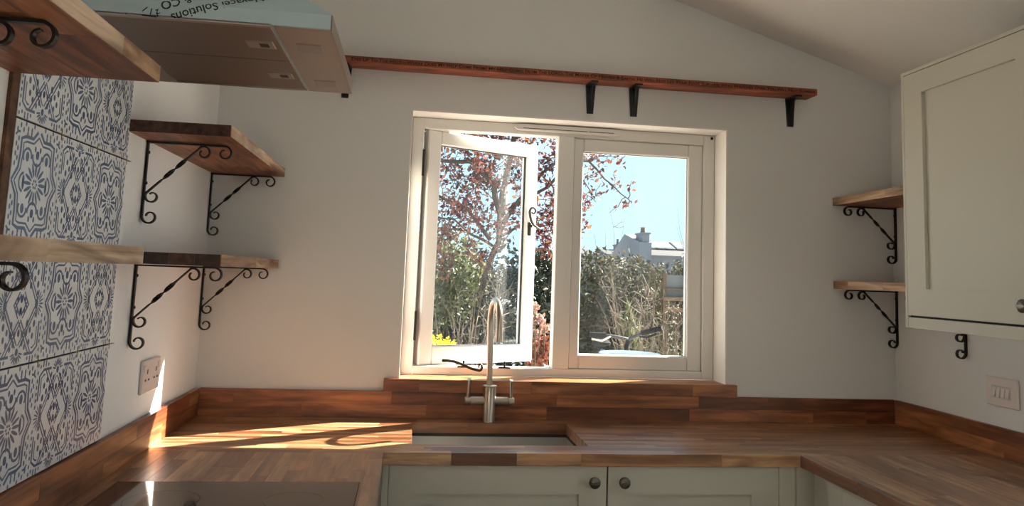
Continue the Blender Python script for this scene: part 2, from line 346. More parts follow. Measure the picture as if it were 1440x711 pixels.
# ------------------------------------------------------------------ staves (timber pieces of worktops, upstands and shelves)
stave_cache = {}
def stave(parent, ax, x0, x1, y0, y1, z0, z1, mat, b=0.0006):
    """one timber stave; local X runs along the grain (world axis ax)"""
    dx, dy, dz = x1-x0, y1-y0, z1-z0
    if ax == 'X': l, wd = dx, dy
    else: l, wd = dy, dx
    key = (round(l, 3), round(wd, 4), round(dz, 4), mat.name)
    if key not in stave_cache:
        stave_cache[key] = MB().box(-l/2, l/2, -wd/2, wd/2, -dz/2, dz/2, b if mat.name != 'shelf_oak' else b*.4).mesh('stave', mat)
        if mat.name == 'shelf_oak':
            stave_cache[key].materials.append(M['shaded_endgrain'])
            for p in stave_cache[key].polygons:
                if abs(p.normal.x) > .9: p.material_index = 1
    o = bpy.data.objects.new('stave', stave_cache[key]); C.objects.link(o); o.parent = parent
    o.location = ((x0+x1)/2-parent.location.x, (y0+y1)/2-parent.location.y, (z0+z1)/2-parent.location.z)
    if ax == 'Y': o.rotation_euler.z = PI/2
    return o
def lengths(a, b, lo, hi):
    out = [a]; first = True
    while True:
        s = random.choice([lo+(hi-lo)*k/6 for k in range(7)])
        if first: s *= random.choice([.35, .55, .8, 1]); first = False
        if out[-1]+s > b-lo*.4: break
        out.append(out[-1]+s)
    return list(zip(out, out[1:]+[b]))
def slab(parent, ax, x0, x1, y0, y1, z0, z1, wd, mat, lo=.22, hi=.5, hole=None):
    a0, a1, c0, c1 = (x0, x1, y0, y1) if ax == 'X' else (y0, y1, x0, x1)
    n = max(1, round((c1-c0)/wd)); st = (c1-c0)/n
    for i in range(n):
        ca, cb = c0+i*st, c0+(i+1)*st
        spans = [(a0, a1, ca, cb)]
        if hole:
            h0, h1, g0, g1 = hole
            if cb > g0+1e-4 and ca < g1-1e-4:
                spans = [(a0, h0, ca, cb), (h1, a1, ca, cb)]
                if ca < g0-1e-4: spans.append((h0, h1, ca, g0))
                if cb > g1+1e-4: spans.append((h0, h1, g1, cb))
        for (p, q, r, s) in spans:
            for la, lb in lengths(p, q, lo, hi):
                if ax == 'X': stave(parent, ax, la, lb, r, s, z0, z1, mat)
                else: stave(parent, ax, r, s, la, lb, z0, z1, mat)
W0, W1 = .86, .90
SX0, SX1, SY0, SY1 = -.130, .493, -.497, -.108
YE = -2.55; YR = -1.42
wk = thing('worktop', 'oiled oak stave worktop under the window, cut out around the steel sink', 'worktop', (.5, -.31, W0))
slab(wk, 'X', XL+.001, XR-.001, -.62, -.001, W0, W1, .0298, M['oak'], hole=(SX0, SX1, SY0, SY1))
wl = thing('worktop', 'oiled oak stave worktop holding the black glass hob', 'worktop', (-.6, -1.6, W0))
slab(wl, 'Y', XL+.001, -.224, YE, -.6205, W0, W1, .0437, M['oak'], .14, .34)
wr = thing('worktop', 'oiled oak stave worktop beneath the wall cabinet and light switch', 'worktop', (1.6, -1.0, W0))
slab(wr, 'Y', 1.228, XR-.001, YR, -.6205, W0, W1, .0285, M['oak'], .22, .5)
# upstands (two courses of staves)
UP = 1.005
def upstand(label, ax, x0, x1, y0, y1, zs=(W1, .953, UP)):
    t = thing('upstand', label, 'upstand', ((x0+x1)/2, (y0+y1)/2, W1+.0002))
    for za, zb in zip(zs, zs[1:]):
        a, b = (x0, x1) if ax == 'X' else (y0, y1)
        for la, lb in lengths(a, b, .25, .62):
            if ax == 'X': stave(t, ax, la, lb, y0, y1, za+.0002, zb, M['up'])
            else: stave(t, ax, x0, x1, la, lb, za+.0002, zb, M['up'])
upstand('long oak upstand behind the tap, running beneath the window sill', 'X', XL+.0205, XR-.0205, -.02, -.0005)
upstand('oak upstand along the wall beneath the patterned tiles and double socket', 'Y', XL+.0005, XL+.02, YE, -.0205)
upstand('oak upstand along the wall beneath the light switch', 'Y', XR-.02, XR-.0005, YR, -.0205)
# oak window board
sl = thing('window_sill', 'oak window board projecting below the white window', 'window sill', (.5, -.01, UP))
for la, lb in lengths(-.2503, 1.2587, .35, .7):
    stave(sl, 'X', la, lb, -.026, -.0005, UP+.0003, WZ0, M['up'], .001)
stave(sl, 'X', WX0+.0045, WX1-.0045, -.0004, .1285, WZ0-.03, WZ0-.0002, M['up'])

# ------------------------------------------------------------------ sink and tap
sk = thing('sink', 'undermounted stainless steel sink bowl set in the oak worktop', 'sink', (.18, -.3, .66))
a, b_, c_, d_ = SX0-.006, SX1+.006, SY0-.006, SY1+.006
mb = MB()
mb.box(a-.002, a, c_, d_, .67, W0-.001); mb.box(b_, b_+.002, c_, d_, .67, W0-.001); mb.box(a, b_, c_-.002, c_, .67, W0-.001); mb.box(a, b_, d_, d_+.002, .67, W0-.001); mb.box(a, b_, c_, d_, .668, .67)
part(sk, 'bowl', mb, M['sink'])
part(sk, 'rim', MB().box(a-.02, a-.002, c_-.02, d_+.02, W0-.004, W0-.0005).box(b_+.002, b_+.02, c_-.02, d_+.02, W0-.004, W0-.0005).box(a-.002, b_+.002, c_-.02, c_-.002, W0-.004, W0-.0005).box(a-.002, b_+.002, d_+.002, d_+.02, W0-.004, W0-.0005), M['sink'])
part(sk, 'sealant', MB().box(SX0-.004, SX1+.004, SY1+.001, SY1+.004, W0-.012, W0-.0006).box(SX0-.004, SX0-.001, SY0, SY1, W0-.012, W0-.0006).box(SX1+.001, SX1+.004, SY0, SY1, W0-.012, W0-.0006), M['shadowgap'])
part(sk, 'drain', MB().lathe([(.045, .67), (.045, .673), (.03, .6735), (.005, .672)], (.18, -.3, 0)), M['steel'])

TX, TY = .180, -.064
tp = thing('mixer_tap', 'brushed steel swan-neck mixer tap with two slim levers behind the sink', 'tap', (TX, TY, W1))
part(tp, 'body', MB().lathe([(.028, W1+.0002), (.028, W1+.004), (.0265, W1+.006), (.0265, 1.036), (.029, 1.038), (.029, 1.043), (.024, 1.045)], (TX, TY, 0)), M['steel'])
R_ = .088; zt = 1.402-R_-.013
pts = [(TX-.002, TY, 1.03), (TX-.004, TY, 1.12), (TX-.006, TY, 1.22), (TX-.008, TY, zt)]
dirx = Vector((.10, -1, 0)).normalized(); c0 = Vector((TX-.008, TY, zt))
for i in range(1, 19):
    t = PI*i/18; pts.append(tuple(c0+dirx*(R_-R_*math.cos(t))+Vector((0, 0, R_*math.sin(t)))))
end = Vector(pts[-1]); pts += [tuple(end+Vector((0, 0, -.015))), tuple(end+Vector((0, 0, -.048)))]
part(tp, 'spout', MB().tube(pts, .0128, 16), M['steel'])
part(tp, 'aerator', MB().tube([tuple(end+Vector((0, 0, -.046))), tuple(end+Vector((0, 0, -.066)))], .0138, 16), M['steel'])
for s in (-1, 1):
    vb = part(tp, 'valve', MB().lathe([(.017, s*.02), (.017, s*.075), (.0135, s*.078), (.0135, s*.084), (.015, s*.086), (.015, s*.1), (.012, s*.102)], (TX, TY, .981), 'X'), M['steel'])
    sub(vb, tp, 'lever', MB().tube([(TX+s*.09, TY, .981), (TX+s*.087, TY, 1.02), (TX+s*.085, TY-.002, 1.058), (TX+s*.087, TY-.006, 1.066)], [.007, .006, .0085, .0085], 12), M['steel'])

# ------------------------------------------------------------------ hob
hb = thing('hob', 'black glass hob set into the oak worktop beneath the extractor', 'hob', (-.6, -1.3, W1))
part(hb, 'glass_plate', MB().box(-.916, -.276, -1.63, -.996, W1+.0002, W1+.006, .0015), M['hob'])
hobm = plain('hob_marking', srgb(70, 62, 58), 0.3)
for hx, hy, hr in ((-.75, -1.17, .09), (-.43, -1.17, .075), (-.75, -1.45, .075), (-.43, -1.45, .1)):
    mb = MB(); n = 40
    mb.add([(hx+r*math.cos(2*PI*k/n), hy+r*math.sin(2*PI*k/n), W1+.0062) for r in (hr, hr-.002) for k in range(n)], [(k, (k+1) % n, n+(k+1) % n, n+k) for k in range(n)])
    part(hb, 'zone_marking', mb, hobm)

# ------------------------------------------------------------------ base cabinets
def knob(t, parent, pos, axis, sgn, r=.019):
    p = [(.007, 0), (.007, sgn*.012), (.012, sgn*.016), (r, sgn*.022), (r, sgn*.030), (r*.8, sgn*.034), (r*.2, sgn*.036)]
    m = MB().lathe(p, pos, axis, 20)
    if axis == 'Y': m.box(pos[0]-r*.8, pos[0]+r*.8, pos[1]+sgn*.029, pos[1]+sgn*.0375, pos[2]-.003, pos[2]+.003)
    else: m.box(pos[0]+sgn*.029, pos[0]+sgn*.0375, pos[1]-r*.8, pos[1]+r*.8, pos[2]-.003, pos[2]+.003)
    return sub(parent, t, 'knob', m, M['knob'])
def door_y(t, x0, x1, z0, z1, y, stl, top, kx, kz):       # shaker door facing -Y with its front at y
    mb = MB()
    mb.box(x0, x0+stl, y, y+.02, z0, z1); mb.box(x1-stl, x1, y, y+.02, z0, z1)
    mb.box(x0+stl, x1-stl, y, y+.02, z1-top, z1); mb.box(x0+stl, x1-stl, y, y+.02, z0, z0+top)
    dr = part(t, 'door', mb, M['paint'])
    sub(dr, t, 'door_panel', MB().box(x0+stl-.002, x1-stl+.002, y+.014, y+.0195, z0+top-.002, z1-top+.002), M['paint'])
    knob(t, dr, (kx, y, kz), 'Y', -1)
    return dr
YD = -.598
bc = thing('sink_cabinet', 'stone painted shaker base cabinet with two doors beneath the sink', 'cabinet', (.5, -.3, 0))
part(bc, 'carcass', MB().box(-.224, 1.226, YD+.024, -.002, .1, .655).box(-.224, -.2, YD+.024, -.002, .655, .8597).box(1.2, 1.226, YD+.024, -.002, .655, .8597), M['paint'])
part(bc, 'plinth', MB().box(-.2, 1.2, YD+.07, YD+.09, 0, .1), M['paint'])
mb = MB(); mb.box(-.224, -.203, YD-.002, YD+.022, .1, .8597, .001); mb.box(1.159, 1.205, YD-.002, YD+.022, .1, .8597, .001); mb.box(-.203, 1.159, YD-.002, YD+.022, .8555, .8597); mb.box(-.203, 1.159, YD-.002, YD+.022, .1, .125)
part(bc, 'face_frame', mb, M['paint'])
part(bc, 'corner_post', MB().lathe([(.013, .1), (.013, .8597)], (1.213, YD+.01, 0), 'Z', 16), M['paint'])
part(bc, 'filler_panel', MB().box(1.226, 1.30, YD+.004, YD+.02, .1, .8597), M['paint'])
part(bc, 'filler_panel', MB().box(-.30, -.2245, YD+.004, YD+.02, .1, .8597), M['paint'])
door_y(bc, -.201, .535, .128, .854, YD, .096, .092, .488, .806)
door_y(bc, .541, 1.157, .128, .854, YD, .1, .095, .592, .806)
def base_x(label, x0, x1, xf, y0, y1, nd, skip):           # run of doors facing the aisle at x = xf
    t = thing('base_cabinet', label, 'cabinet', ((x0+x1)/2, (y0+y1)/2, 0))
    s = 1 if xf > (x0+x1)/2 else -1
    part(t, 'carcass', MB().box(x0, x1, y0, y1, .1, .8597), M['paint'])
    part(t, 'plinth', MB().box(xf-s*.06, xf-s*.04, y0, y1, 0, .1), M['paint'])
    ln = (y1-skip-y0)/nd
    for i in range(nd):
        a, b = y0+i*ln+.003, y0+(i+1)*ln-.003; st = .09
        mb = MB(); X = (xf, xf-s*.02)
        mb.box(*X, a, a+st, .128, .852, .0015); mb.box(*X, b-st, b, .128, .852, .0015); mb.box(*X, a+st, b-st, .852-st, .852, .0015); mb.box(*X, a+st, b-st, .128, .128+st, .0015)
        dr = part(t, 'door', mb, M['paint'])
        sub(dr, t, 'door_panel', MB().box(xf-s*.014, xf-s*.0195, a+st-.002, b-st+.002, .128+st-.002, .852-st+.002), M['paint'])
        knob(t, dr, (xf, a+.05, .806), 'X', s)
    return t
base_x('stone painted base cabinet beneath the hob worktop', XL+.002, -.272, -.25, YE+.02, -.625, 3, .12)
base_x('stone painted base cabinet beneath the worktop with the light switch above', 1.276, XR-.002, 1.254, YR+.02, -.625, 1, .12)

# ------------------------------------------------------------------ shelves
SHD, SHT = .283, .034
ZU, ZL = 1.861, 1.486
def shelf(label, x0, x1, y0, y1, z):
    t = thing('wall_shelf', label, 'shelf', ((x0+x1)/2, (y0+y1)/2, z))
    slab(t, 'Y', x0, x1, y0, y1, z, z+SHT, .071, M['shelf'], .25, .5)
    xe = (x1, x1+.0025) if x1 < .5 else (x0-.0025, x0)
    for la, lb in lengths(y0+.0005, y1, .25, .5):
        e_ = stave(t, 'Y', *xe, la, lb, z, z+SHT, M['edge'], 0); e_.name = 'edge_strip'
    return t
shelf('upper oak shelf in the corner beside the extractor hood and tiles', XL+.001, XL+SHD, -.96, -.004, ZU)
shelf('lower oak shelf in the corner above the double socket', XL+.001, XL+SHD, -.96, -.004, ZL)
shelf('upper oak shelf on the near side of the extractor hood, tight under its edge', XL+.001, XL+SHD, YE, -1.603, ZU)
shelf('lower oak shelf crossing in front of the patterned tiles', XL+.001, XL+SHD, YE, -1.603, ZL)
shelf('upper short oak shelf between the wall cabinet and the window wall', XR-.293, XR-.001, -.62, -.004, ZU)
shelf('lower short oak shelf between the wall cabinet and the window wall', XR-.293, XR-.001, -.62, -.004, ZL)

# ------------------------------------------------------------------ wrought iron scroll brackets
def spiral(cx, cz, r, a0, turns, sgn, n=26):
    return [(cx+r*(1-.55*i/(n-1))*math.cos(a0+sgn*turns*2*PI*i/(n-1)), cz+r*(1-.55*i/(n-1))*math.sin(a0+sgn*turns*2*PI*i/(n-1))) for i in range(n)]
def make_bracket():
    t = empty('scroll_bracket')
    wd = .013; th = .0055
    # wall strap ends in a scroll that turns out and up
    p = [(.004, 0), (.004, -.06), (.004, -.12), (.004, -.18), (.004, -.222)]
    s = spiral(.0265, -.232, .0225, PI, .98, 1)
    MB().sweep(p+s, [th]*5+[th*(1-.4*i/25) for i in range(26)], [wd]*31).build('wall_strap', M['iron'], t)
    p = [(0, -.004), (.06, -.004), (.12, -.004), (.18, -.004), (.222, -.004)]
    s = spiral(.232, -.0265, .0225, PI/2, .98, -1)
    MB().sweep(p+s, [th]*5+[th*(1-.4*i/25) for i in range(26)], [wd]*31).build('arm_strap', M['iron'], t)
    # twisted brace with a scroll at either end
    A = spiral(.0285, -.170, .021, PI*.86, .95, 1)[::-1]; B = spiral(.170, -.0285, .021, PI*.64, .95, -1)
    a, b = A[-1], B[0]; mid = [(a[0]+(b[0]-a[0])*k/24, a[1]+(b[1]-a[1])*k/24) for k in range(1, 24)]
    path = A+mid+B; tw = [0]*26+[2*PI*min(1, max(0, (k/24-.28)/.44)) for k in range(1, 24)]+[2*PI]*26
    th2 = [th*(.6+.4*i/25) for i in range(26)]+[th*.72]*23+[th*(1-.4*i/25) for i in range(26)]
    MB().sweep(path, th2, [wd]*len(path), tw).build('twisted_brace', M['iron'], t)
    MB().lathe([(.005, 0), (.005, .002), (.002, .0035)], (.0085, 0, -.035), 'X', 10).build('screw', M['iron'], t)
    MB().lathe([(.005, 0), (.005, .002), (.002, .0035)], (.0085, 0, -.13), 'X', 10).build('screw', M['iron'], t)
    return t
br0 = make_bracket(); used = [False]
GB = 'wrought iron scroll brackets'
def bracket(x, y, z, flip, label):
    o = br0 if not used[0] else copy_tree(br0)
    used[0] = True; o.location = (x, y, z-.0005); o.rotation_euler.z = PI if flip else 0
    tag(o, label, 'bracket', GB); return o
bracket(XL+.0005, -.795, ZU, 0, 'black scroll bracket under the upper corner shelf, at its end beside the tiles')
bracket(XL+.0005, -.03, ZU, 0, 'black scroll bracket under the upper corner shelf beside the extractor, against the window wall')
bracket(XL+.0005, -.80, ZL, 0, 'black scroll bracket under the lower corner shelf, directly above the double socket')
bracket(XL+.0005, -.036, ZL, 0, 'black scroll bracket under the lower corner shelf above the socket, against the window wall')
bracket(XL+.0005, -1.988, ZU, 0, 'black scroll bracket under the upper shelf that meets the extractor hood')
bracket(XL+.0005, -2.0, ZL, 0, 'black scroll bracket under the lower shelf in front of the patterned tiles')
bracket(XR-.0005, -.026, ZU, 1, 'black scroll bracket under the upper short shelf beside the wall cabinet')
bracket(XR-.0005, -.024, ZL, 1, 'black scroll bracket under the lower short shelf in the corner by the wall cabinet')
bracket(XR-.0005, -.45, ZL, 1, 'black scroll bracket mostly hidden, its foot hanging below the wall cabinet')

# ------------------------------------------------------------------ wall cabinet on the right wall
CX, CY0, CY1, CZ0, CZ1 = 1.616, -1.345, -.656, 1.358, 2.294
wc = thing('wall_cabinet', 'stone painted shaker wall cabinet with one round knob', 'cabinet', ((CX+XR)/2, (CY0+CY1)/2, CZ0))
part(wc, 'carcass', MB().box(CX+.024, XR-.001, CY0, CY1, CZ0+.012, CZ1), M['paint'])
mb = MB(); mb.box(CX, CX+.024, CY1-.013, CY1, CZ0, CZ1, .001); mb.box(CX, CX+.024, CY0, CY0+.045, CZ0, CZ1, .001); mb.box(CX+.002, CX+.024, CY0+.045, CY1-.013, CZ0, CZ0+.038, .001); mb.box(CX, CX+.024, CY0+.045, CY1-.013, CZ1-.012, CZ1)
part(wc, 'face_frame', mb, M['paint'])
part(wc, 'shadow_gap', MB().box(CX+.012, CX+.023, CY0+.045, CY1-.013, CZ0+.037, CZ0+.046), M['shadowgap'])
y0, y1, z0, z1 = CY0+.048, CY1-.015, CZ0+.0455, CZ1-.015; st = .098
mb = MB(); X = (CX, CX+.021)
mb.box(*X, y0, y0+st, z0, z1); mb.box(*X, y1-st, y1, z0, z1); mb.box(*X, y0+st, y1-st, z1-.078, z1); mb.box(*X, y0+st, y1-st, z0, z0+.094)
dr = part(wc, 'door', mb, M['paint'])
sub(dr, wc, 'door_panel', MB().box(CX+.012, CX+.020, y0+st-.002, y1-st+.002, z0+.092, z1-.076), M['paint'])
knob(wc, dr, (CX, -1.222, 1.458), 'X', -1, .02)

# ------------------------------------------------------------------ extractor hood
HX0, HX1, HYn, HYf, HZ = XL+.013, -.366, -1.569, -.972, 2.008
RIM = .036
hd = thing('extractor_hood', 'steel chimney extractor hood still wearing its pale blue printed film', 'extractor hood', ((HX0+HX1)/2, (HYn+HYf)/2, HZ))
cx0, cx1, cy0, cy1, cz = XL+.013, XL+.26, -1.41, -1.13, 2.30
b = [(HX0, HYn), (HX1, HYn), (HX1, HYf), (HX0, HYf)]; tt = [(cx0, cy0), (cx1, cy0), (cx1, cy1), (cx0, cy1)]
mb = MB()
mb.add([(x, y, HZ+.004) for x, y in b]+[(x, y, HZ+RIM) for x, y in b]+[(x, y, cz) for x, y in tt],
       [(0, 1, 5, 4), (1, 2, 6, 5), (2, 3, 7, 6), (3, 0, 4, 7), (4, 5, 9, 8), (5, 6, 10, 9), (6, 7, 11, 10), (7, 4, 8, 11), (3, 2, 1, 0), (8, 9, 10, 11)])
can = part(hd, 'canopy', mb, M['film'])
part(hd, 'chimney', MB().box(cx0, cx1, cy0, cy1, cz-.01, 2.95, .003), M['hood'])
part(hd, 'rim_edge', MB().box(HX1-.002, HX1+.001, HYn, HYf, HZ, HZ+RIM), M['hood'])
ym = -1.285
mb = MB(); mb.box(HX0, -.856, HYn, HYf, HZ, HZ+.006); mb.box(-.856, -.494, HYn, HYn+.012, HZ, HZ+.006); mb.box(-.856, -.494, HYf-.012, HYf, HZ, HZ+.006)
part(hd, 'underside', mb, M['hood'])
lp = part(hd, 'control_strip', MB().box(-.489, HX1, HYn+.001, HYf-.001, HZ, HZ+.006, .001), M['hood'])
for ly in (-1.42, -1.08):
    sub(lp, hd, 'lamp_cover', MB().box(-.458, -.400, ly-.035, ly+.035, HZ-.002, HZ+.002, .001), plain('lamp_lens', srgb(150, 138, 128), 0.4))
for fa, fb in ((HYn+.014, ym-.002), (ym+.002, HYf-.014)):
    fl = part(hd, 'grease_filter', MB().box(-.854, -.497, fa, fb, HZ+.002, HZ+.007, .001), plain('filter_steel', srgb(128, 112, 102), 0.45, 0.6))
    yc = (fa+fb)/2
    lt = sub(fl, hd, 'filter_latch', MB().box(-.575, -.512, yc-.028, yc+.028, HZ-.0005, HZ+.004, .001), M['hood'])
    sub(fl, hd, 'finger_hole', MB().box(-.545, -.524, yc-.014, yc+.014, HZ-.0012, HZ+.003), M['slot'])
part(hd, 'filter_joint', MB().box(-.856, -.494, ym-.0025, ym+.0025, HZ+.004, HZ+.009), M['slot'])
# printed lettering on the film: folded over the rim onto the sloping face
def text_mesh(body, size, smallcaps=False, shear=0.0, bold=0.0):
    cu = bpy.data.curves.new('txt', 'FONT'); cu.body = body; cu.size = size; cu.shear = shear; cu.offset = bold; cu.resolution_u = 3; cu.fill_mode = 'FRONT'
    if smallcaps:
        cu.small_caps_scale = 0.78
        for i, ch in enumerate(body):
            cu.body_format[i].use_small_caps = True
    o = bpy.data.objects.new('txt', cu); C.objects.link(o); dg = bpy.context.evaluated_depsgraph_get(); dg.update()
    me = bpy.data.meshes.new_from_object(o.evaluated_get(dg)); bpy.data.objects.remove(o)
    v = [tuple(p.co) for p in me.vertices]; f = [tuple(p.vertices) for p in me.polygons]; return v, f
slope_n = Vector((0, cy0-HYn, cz-HZ-RIM)); sl_len = slope_n.length; slope_d = slope_n/sl_len
def on_film(u, v):                                   # u along X from the hood front, v up from the bottom edge
    if v < RIM: return (HX1-u, HYn-.0006, HZ+v)
    q = Vector((HX1-u, HYn, HZ+RIM))+slope_d*(v-RIM); nn = Vector((0, -slope_d.z, slope_d.y))
    q = q+nn*.0008; return tuple(q)
mb = MB()
for body, size, ox, oy in (('the Novacel Solutions', .027, .115, .100), ('for Fiber & CO', .027, .205, .098), ('2', .015, .362, .020)):
    v, f = text_mesh(body, size, bold=.0004)
    a_ = math.radians(22)                             # upside down, drooping from the hood front towards the wall
    nv = [(ox+x*math.cos(a_)-y*math.sin(a_), oy-x*math.sin(a_)-y*math.cos(a_)) for x, y, z in v]
    mb.add([on_film(u, max(.002, vv)) for u, vv in nv], [q for q in f if all(nv[i][1] > .002 for i in q)])
for seg in (((.405, .06), (.427, .003)), ((.395, .012), (.385, .022)), ((.378, .006), (.376, .020)), ((.362, .003), (.366, .012)), ((.395, .004), (.365, .002)), ((.53, .022), (.575, .005)), ((.53, .022), (.525, .008))):
    (u0, v0), (u1, v1) = seg; d = Vector((u1-u0, v1-v0)).normalized(); nx, ny = -d.y*.0012, d.x*.0012
    mb.add([on_film(u0+nx, v0+ny), on_film(u1+nx, v1+ny), on_film(u1-nx, v1-ny), on_film(u0-nx, v0-ny)], [(0, 1, 2, 3)])
sub(can, hd, 'film_print', mb, M['ink'])

# ------------------------------------------------------------------ lettered rail over the window
rl = thing('picture_rail', 'long reddish wooden rail shelf with carved verse lettering above the window', 'rail', (.5, -.05, 2.342))
RX0, RX1, RZ0, RZ1, RY = -.80, 1.597, 2.342, 2.370, -.10
part(rl, 'rail_board', MB().box(RX0, RX1, RY, -.0005, RZ0, RZ1, .0012), M['rail'])
v, f = text_mesh("Eyes Up To The Hills\u2014Where Does My Help Come From? My Help Comes From The LORD, The Maker Of Heaven & Earth. He Will Not Let Your Foot Slip\u2014He Who Watches Over You Will Not Slumber", .022, True, bold=.0005)
xs = [p[0] for p in v]; x0t, x1t = min(xs), max(xs)
mb = MB(); mb.add([(-.452+(p[0]-x0t)/(x1t-x0t)*(1.588+.452), RY-.0006, RZ0+.0075+p[1]*.95) for p in v], f)
part(rl, 'lettering', mb, M['engrave'])
def rail_bracket(x, label):
    t = tag(empty('rail_bracket', (x, 0, RZ0)), label, 'bracket', 'black steel brackets under the rail')
    mb = MB()
    mb.prism([(x-.022, RZ0-.0004), (x+.022, RZ0-.0004), (x+.014, RZ0-.13), (x-.014, RZ0-.13)], 'Y', -.009, -.0004)
    part(t, 'wall_plate', mb, M['blackplastic'])
    mb = MB(); mb.prism([(x-.021, -.0004), (x+.021, -.0004), (x+.016, -.085), (x-.016, -.085)], 'Z', RZ0-.007, RZ0-.0004)
    part(t, 'arm', mb, M['blackplastic'])
    mb = MB(); mb.prism([(-.009, RZ0-.007), (-.05, RZ0-.007), (-.009, RZ0-.085)], 'X', x-.003, x+.003)
    part(t, 'rib', mb, M['blackplastic'])
rail_bracket(.582, 'tapered black bracket under the rail, left of a close pair above the window')
rail_bracket(.780, 'tapered black bracket under the rail, right of a close pair above the window')
rail_bracket(1.517, 'tapered black bracket under the free end of the lettered rail')
rail_bracket(-.478, 'tapered black bracket whose foot peeps out below the extractor hood')

# ------------------------------------------------------------------ patterned tiles
TW, TH = .2045, .2565
tY0, tZ0 = -.967, 1.0065
ts = thing('tiled_splashback', 'blue and white patterned wall tiles above the hob', 'tiles', (XL, -1.27, tZ0))
def ell(mb, cx, cy, rx, ry, ang=0, n=12):
    rx *= 1.18; ry *= 1.18
    c, s = math.cos(ang), math.sin(ang)
    mb.add([(cx+rx*math.cos(2*PI*k/n)*c-ry*math.sin(2*PI*k/n)*s, cy+rx*math.cos(2*PI*k/n)*s+ry*math.sin(2*PI*k/n)*c, 0) for k in range(n)], [tuple(range(n))])
def stroke(mb, pts, w):
    w *= 1.25
    m = len(pts); v = []
    for i in range(m):
        a = Vector(pts[max(i-1, 0)]); b = Vector(pts[min(i+1, m-1)]); d = (b-a).normalized(); n_ = Vector((-d.y, d.x))*w/2
        v += [(pts[i][0]+n_.x, pts[i][1]+n_.y, 0), (pts[i][0]-n_.x, pts[i][1]-n_.y, 0)]
    mb.add(v, [(2*i, 2*i+1, 2*i+3, 2*i+2) for i in range(m-1)])
def arc(cx, cy, r, a0, a1, n=12, ky=1): return [(cx+r*math.cos(a0+(a1-a0)*i/n), cy+ky*r*math.sin(a0+(a1-a0)*i/n)) for i in range(n+1)]
def fan(mb, cx, cy, ang, r0, r1, n=7, span=2.2, w=.009):
    for k in range(n):
        a = ang-span/2+span*k/(n-1); r = (r0+r1)/2
        ell(mb, cx+r*math.cos(a), cy+r*math.sin(a), (r1-r0)/2, w, a, 8)
def mir(fn):
    for sx in (-1, 1):
        for sy in (-1, 1): fn(sx, sy)
def printA():
    mb = MB()                                         # unit: tile width 1, height 1.25, centred
    for k in range(16):
        a = 2*PI*k/16; ell(mb, .155*math.cos(a), .155*math.sin(a), .068, .017, a, 8)
    for k in range(6):
        a = 2*PI*k/6; ell(mb, .04*math.cos(a), .04*math.sin(a), .014, .014, 0, 8)
    def q(sx, sy):
        m = lambda P: [(sx*x, sy*y) for x, y in P]
        stroke(mb, m([(.49, .0), (.38, .14), (.36, .30), (.36, .44), (.27, .47), (.12, .47), (.03, .555)]), .03)
        stroke(mb, m([(.43, .0), (.33, .13), (.31, .28), (.31, .40), (.25, .42), (.10, .42), (.0, .50)]), .018)
        stroke(mb, m(arc(.21, .27, .085, -.6, 3.3, 12)), .022)
        ell(mb, sx*.21, sy*.27, .03, .045, 0); 
        stroke(mb, m(arc(.23, .0, .10, -.0, 1.35, 8)), .022); ell(mb, sx*.245, sy*.02, .02, .05, 0)
        stroke(mb, m(arc(.0, .30, .10, -1.57, .1, 8)), .024); ell(mb, sx*.055, sy*.37, .016, .028, 0); ell(mb, sx*.012, sy*.31, .02, .04, 0)
        for x, y in ((.46, .17), (.46, .27), (.42, .23), (.46, .37), (.42, .33), (.42, .43), (.25, .55), (.17, .55), (.25, .5), (.17, .51), (.46, .52), (.40, .57), (.34, .53), (.12, .60), (.30, .60)):
            ell(mb, sx*x, sy*y, .014, .026, 0, 8)
        stroke(mb, m([(.49, .46), (.44, .50), (.40, .50)]), .02)
    mir(q); return mb
def printB():
    mb = MB()
    def dbl(P, gap=.042, w=.016):                     # a pair of parallel lines
        d = (Vector(P[1])-Vector(P[0])).normalized(); n_ = Vector((-d.y, d.x))*gap/2
        for q in (n_, -n_): stroke(mb, [(P[0][0]+q.x, P[0][1]+q.y), (P[1][0]+q.x, P[1][1]+q.y)], w)
    def q(sx, sy):
        m = lambda P: [(sx*x, sy*y) for x, y in P]
        dbl(m([(.0, .165), (.27, .52)])); dbl(m([(.03, .43), (.33, .03)])); dbl(m([(.03, .165-.04), (.14, -.02)]))
        stroke(mb, m([(.43, .19), (.43, .46), (.34, .52), (.16, .52)]), .024)
        stroke(mb, m([(.385, .24), (.385, .43), (.33, .465), (.30, .465)]), .016)
        for x, y, r in ((.0, .29, 1), (.075, .30, .8), (.165, .20, 1), (.165, .30, 1), (.24, .27, .9), (.32, .21, 1), (.30, .34, .9), (.235, .40, .9), (.09, .40, .9), (.0, .06, 1), (.075, .06, .8), (.33, .12, .7), (.15, .445, .8)):
            ell(mb, sx*x, sy*y, .022*r, .034*r, 0, 10)
        for x, y in ((.475, .20), (.475, .27), (.475, .34), (.475, .41), (.475, .50), (.42, .56), (.36, .57), (.30, .57), (.24, .57), (.475, .58), (.36, .605), (.30, .605), (.475, .13)):
            ell(mb, sx*x, sy*y, .013, .02, 0, 8)
    mir(q)
    for s in (-1, 1):
        fan(mb, s*.33, 0, 0 if s > 0 else PI, .06, .15, 9, 2.7); ell(mb, s*.33, 0, .03, .05)
        fan(mb, 0, s*.49, PI/2*s, .05, .125, 9, 2.7); ell(mb, 0, s*.485, .026, .034)
    return mb
tile_me = MB().box(0, .006, -TW/2+.0012, TW/2-.0012, -TH/2+.0022, TH/2-.0022, .0008).mesh('tile', M['tile'])
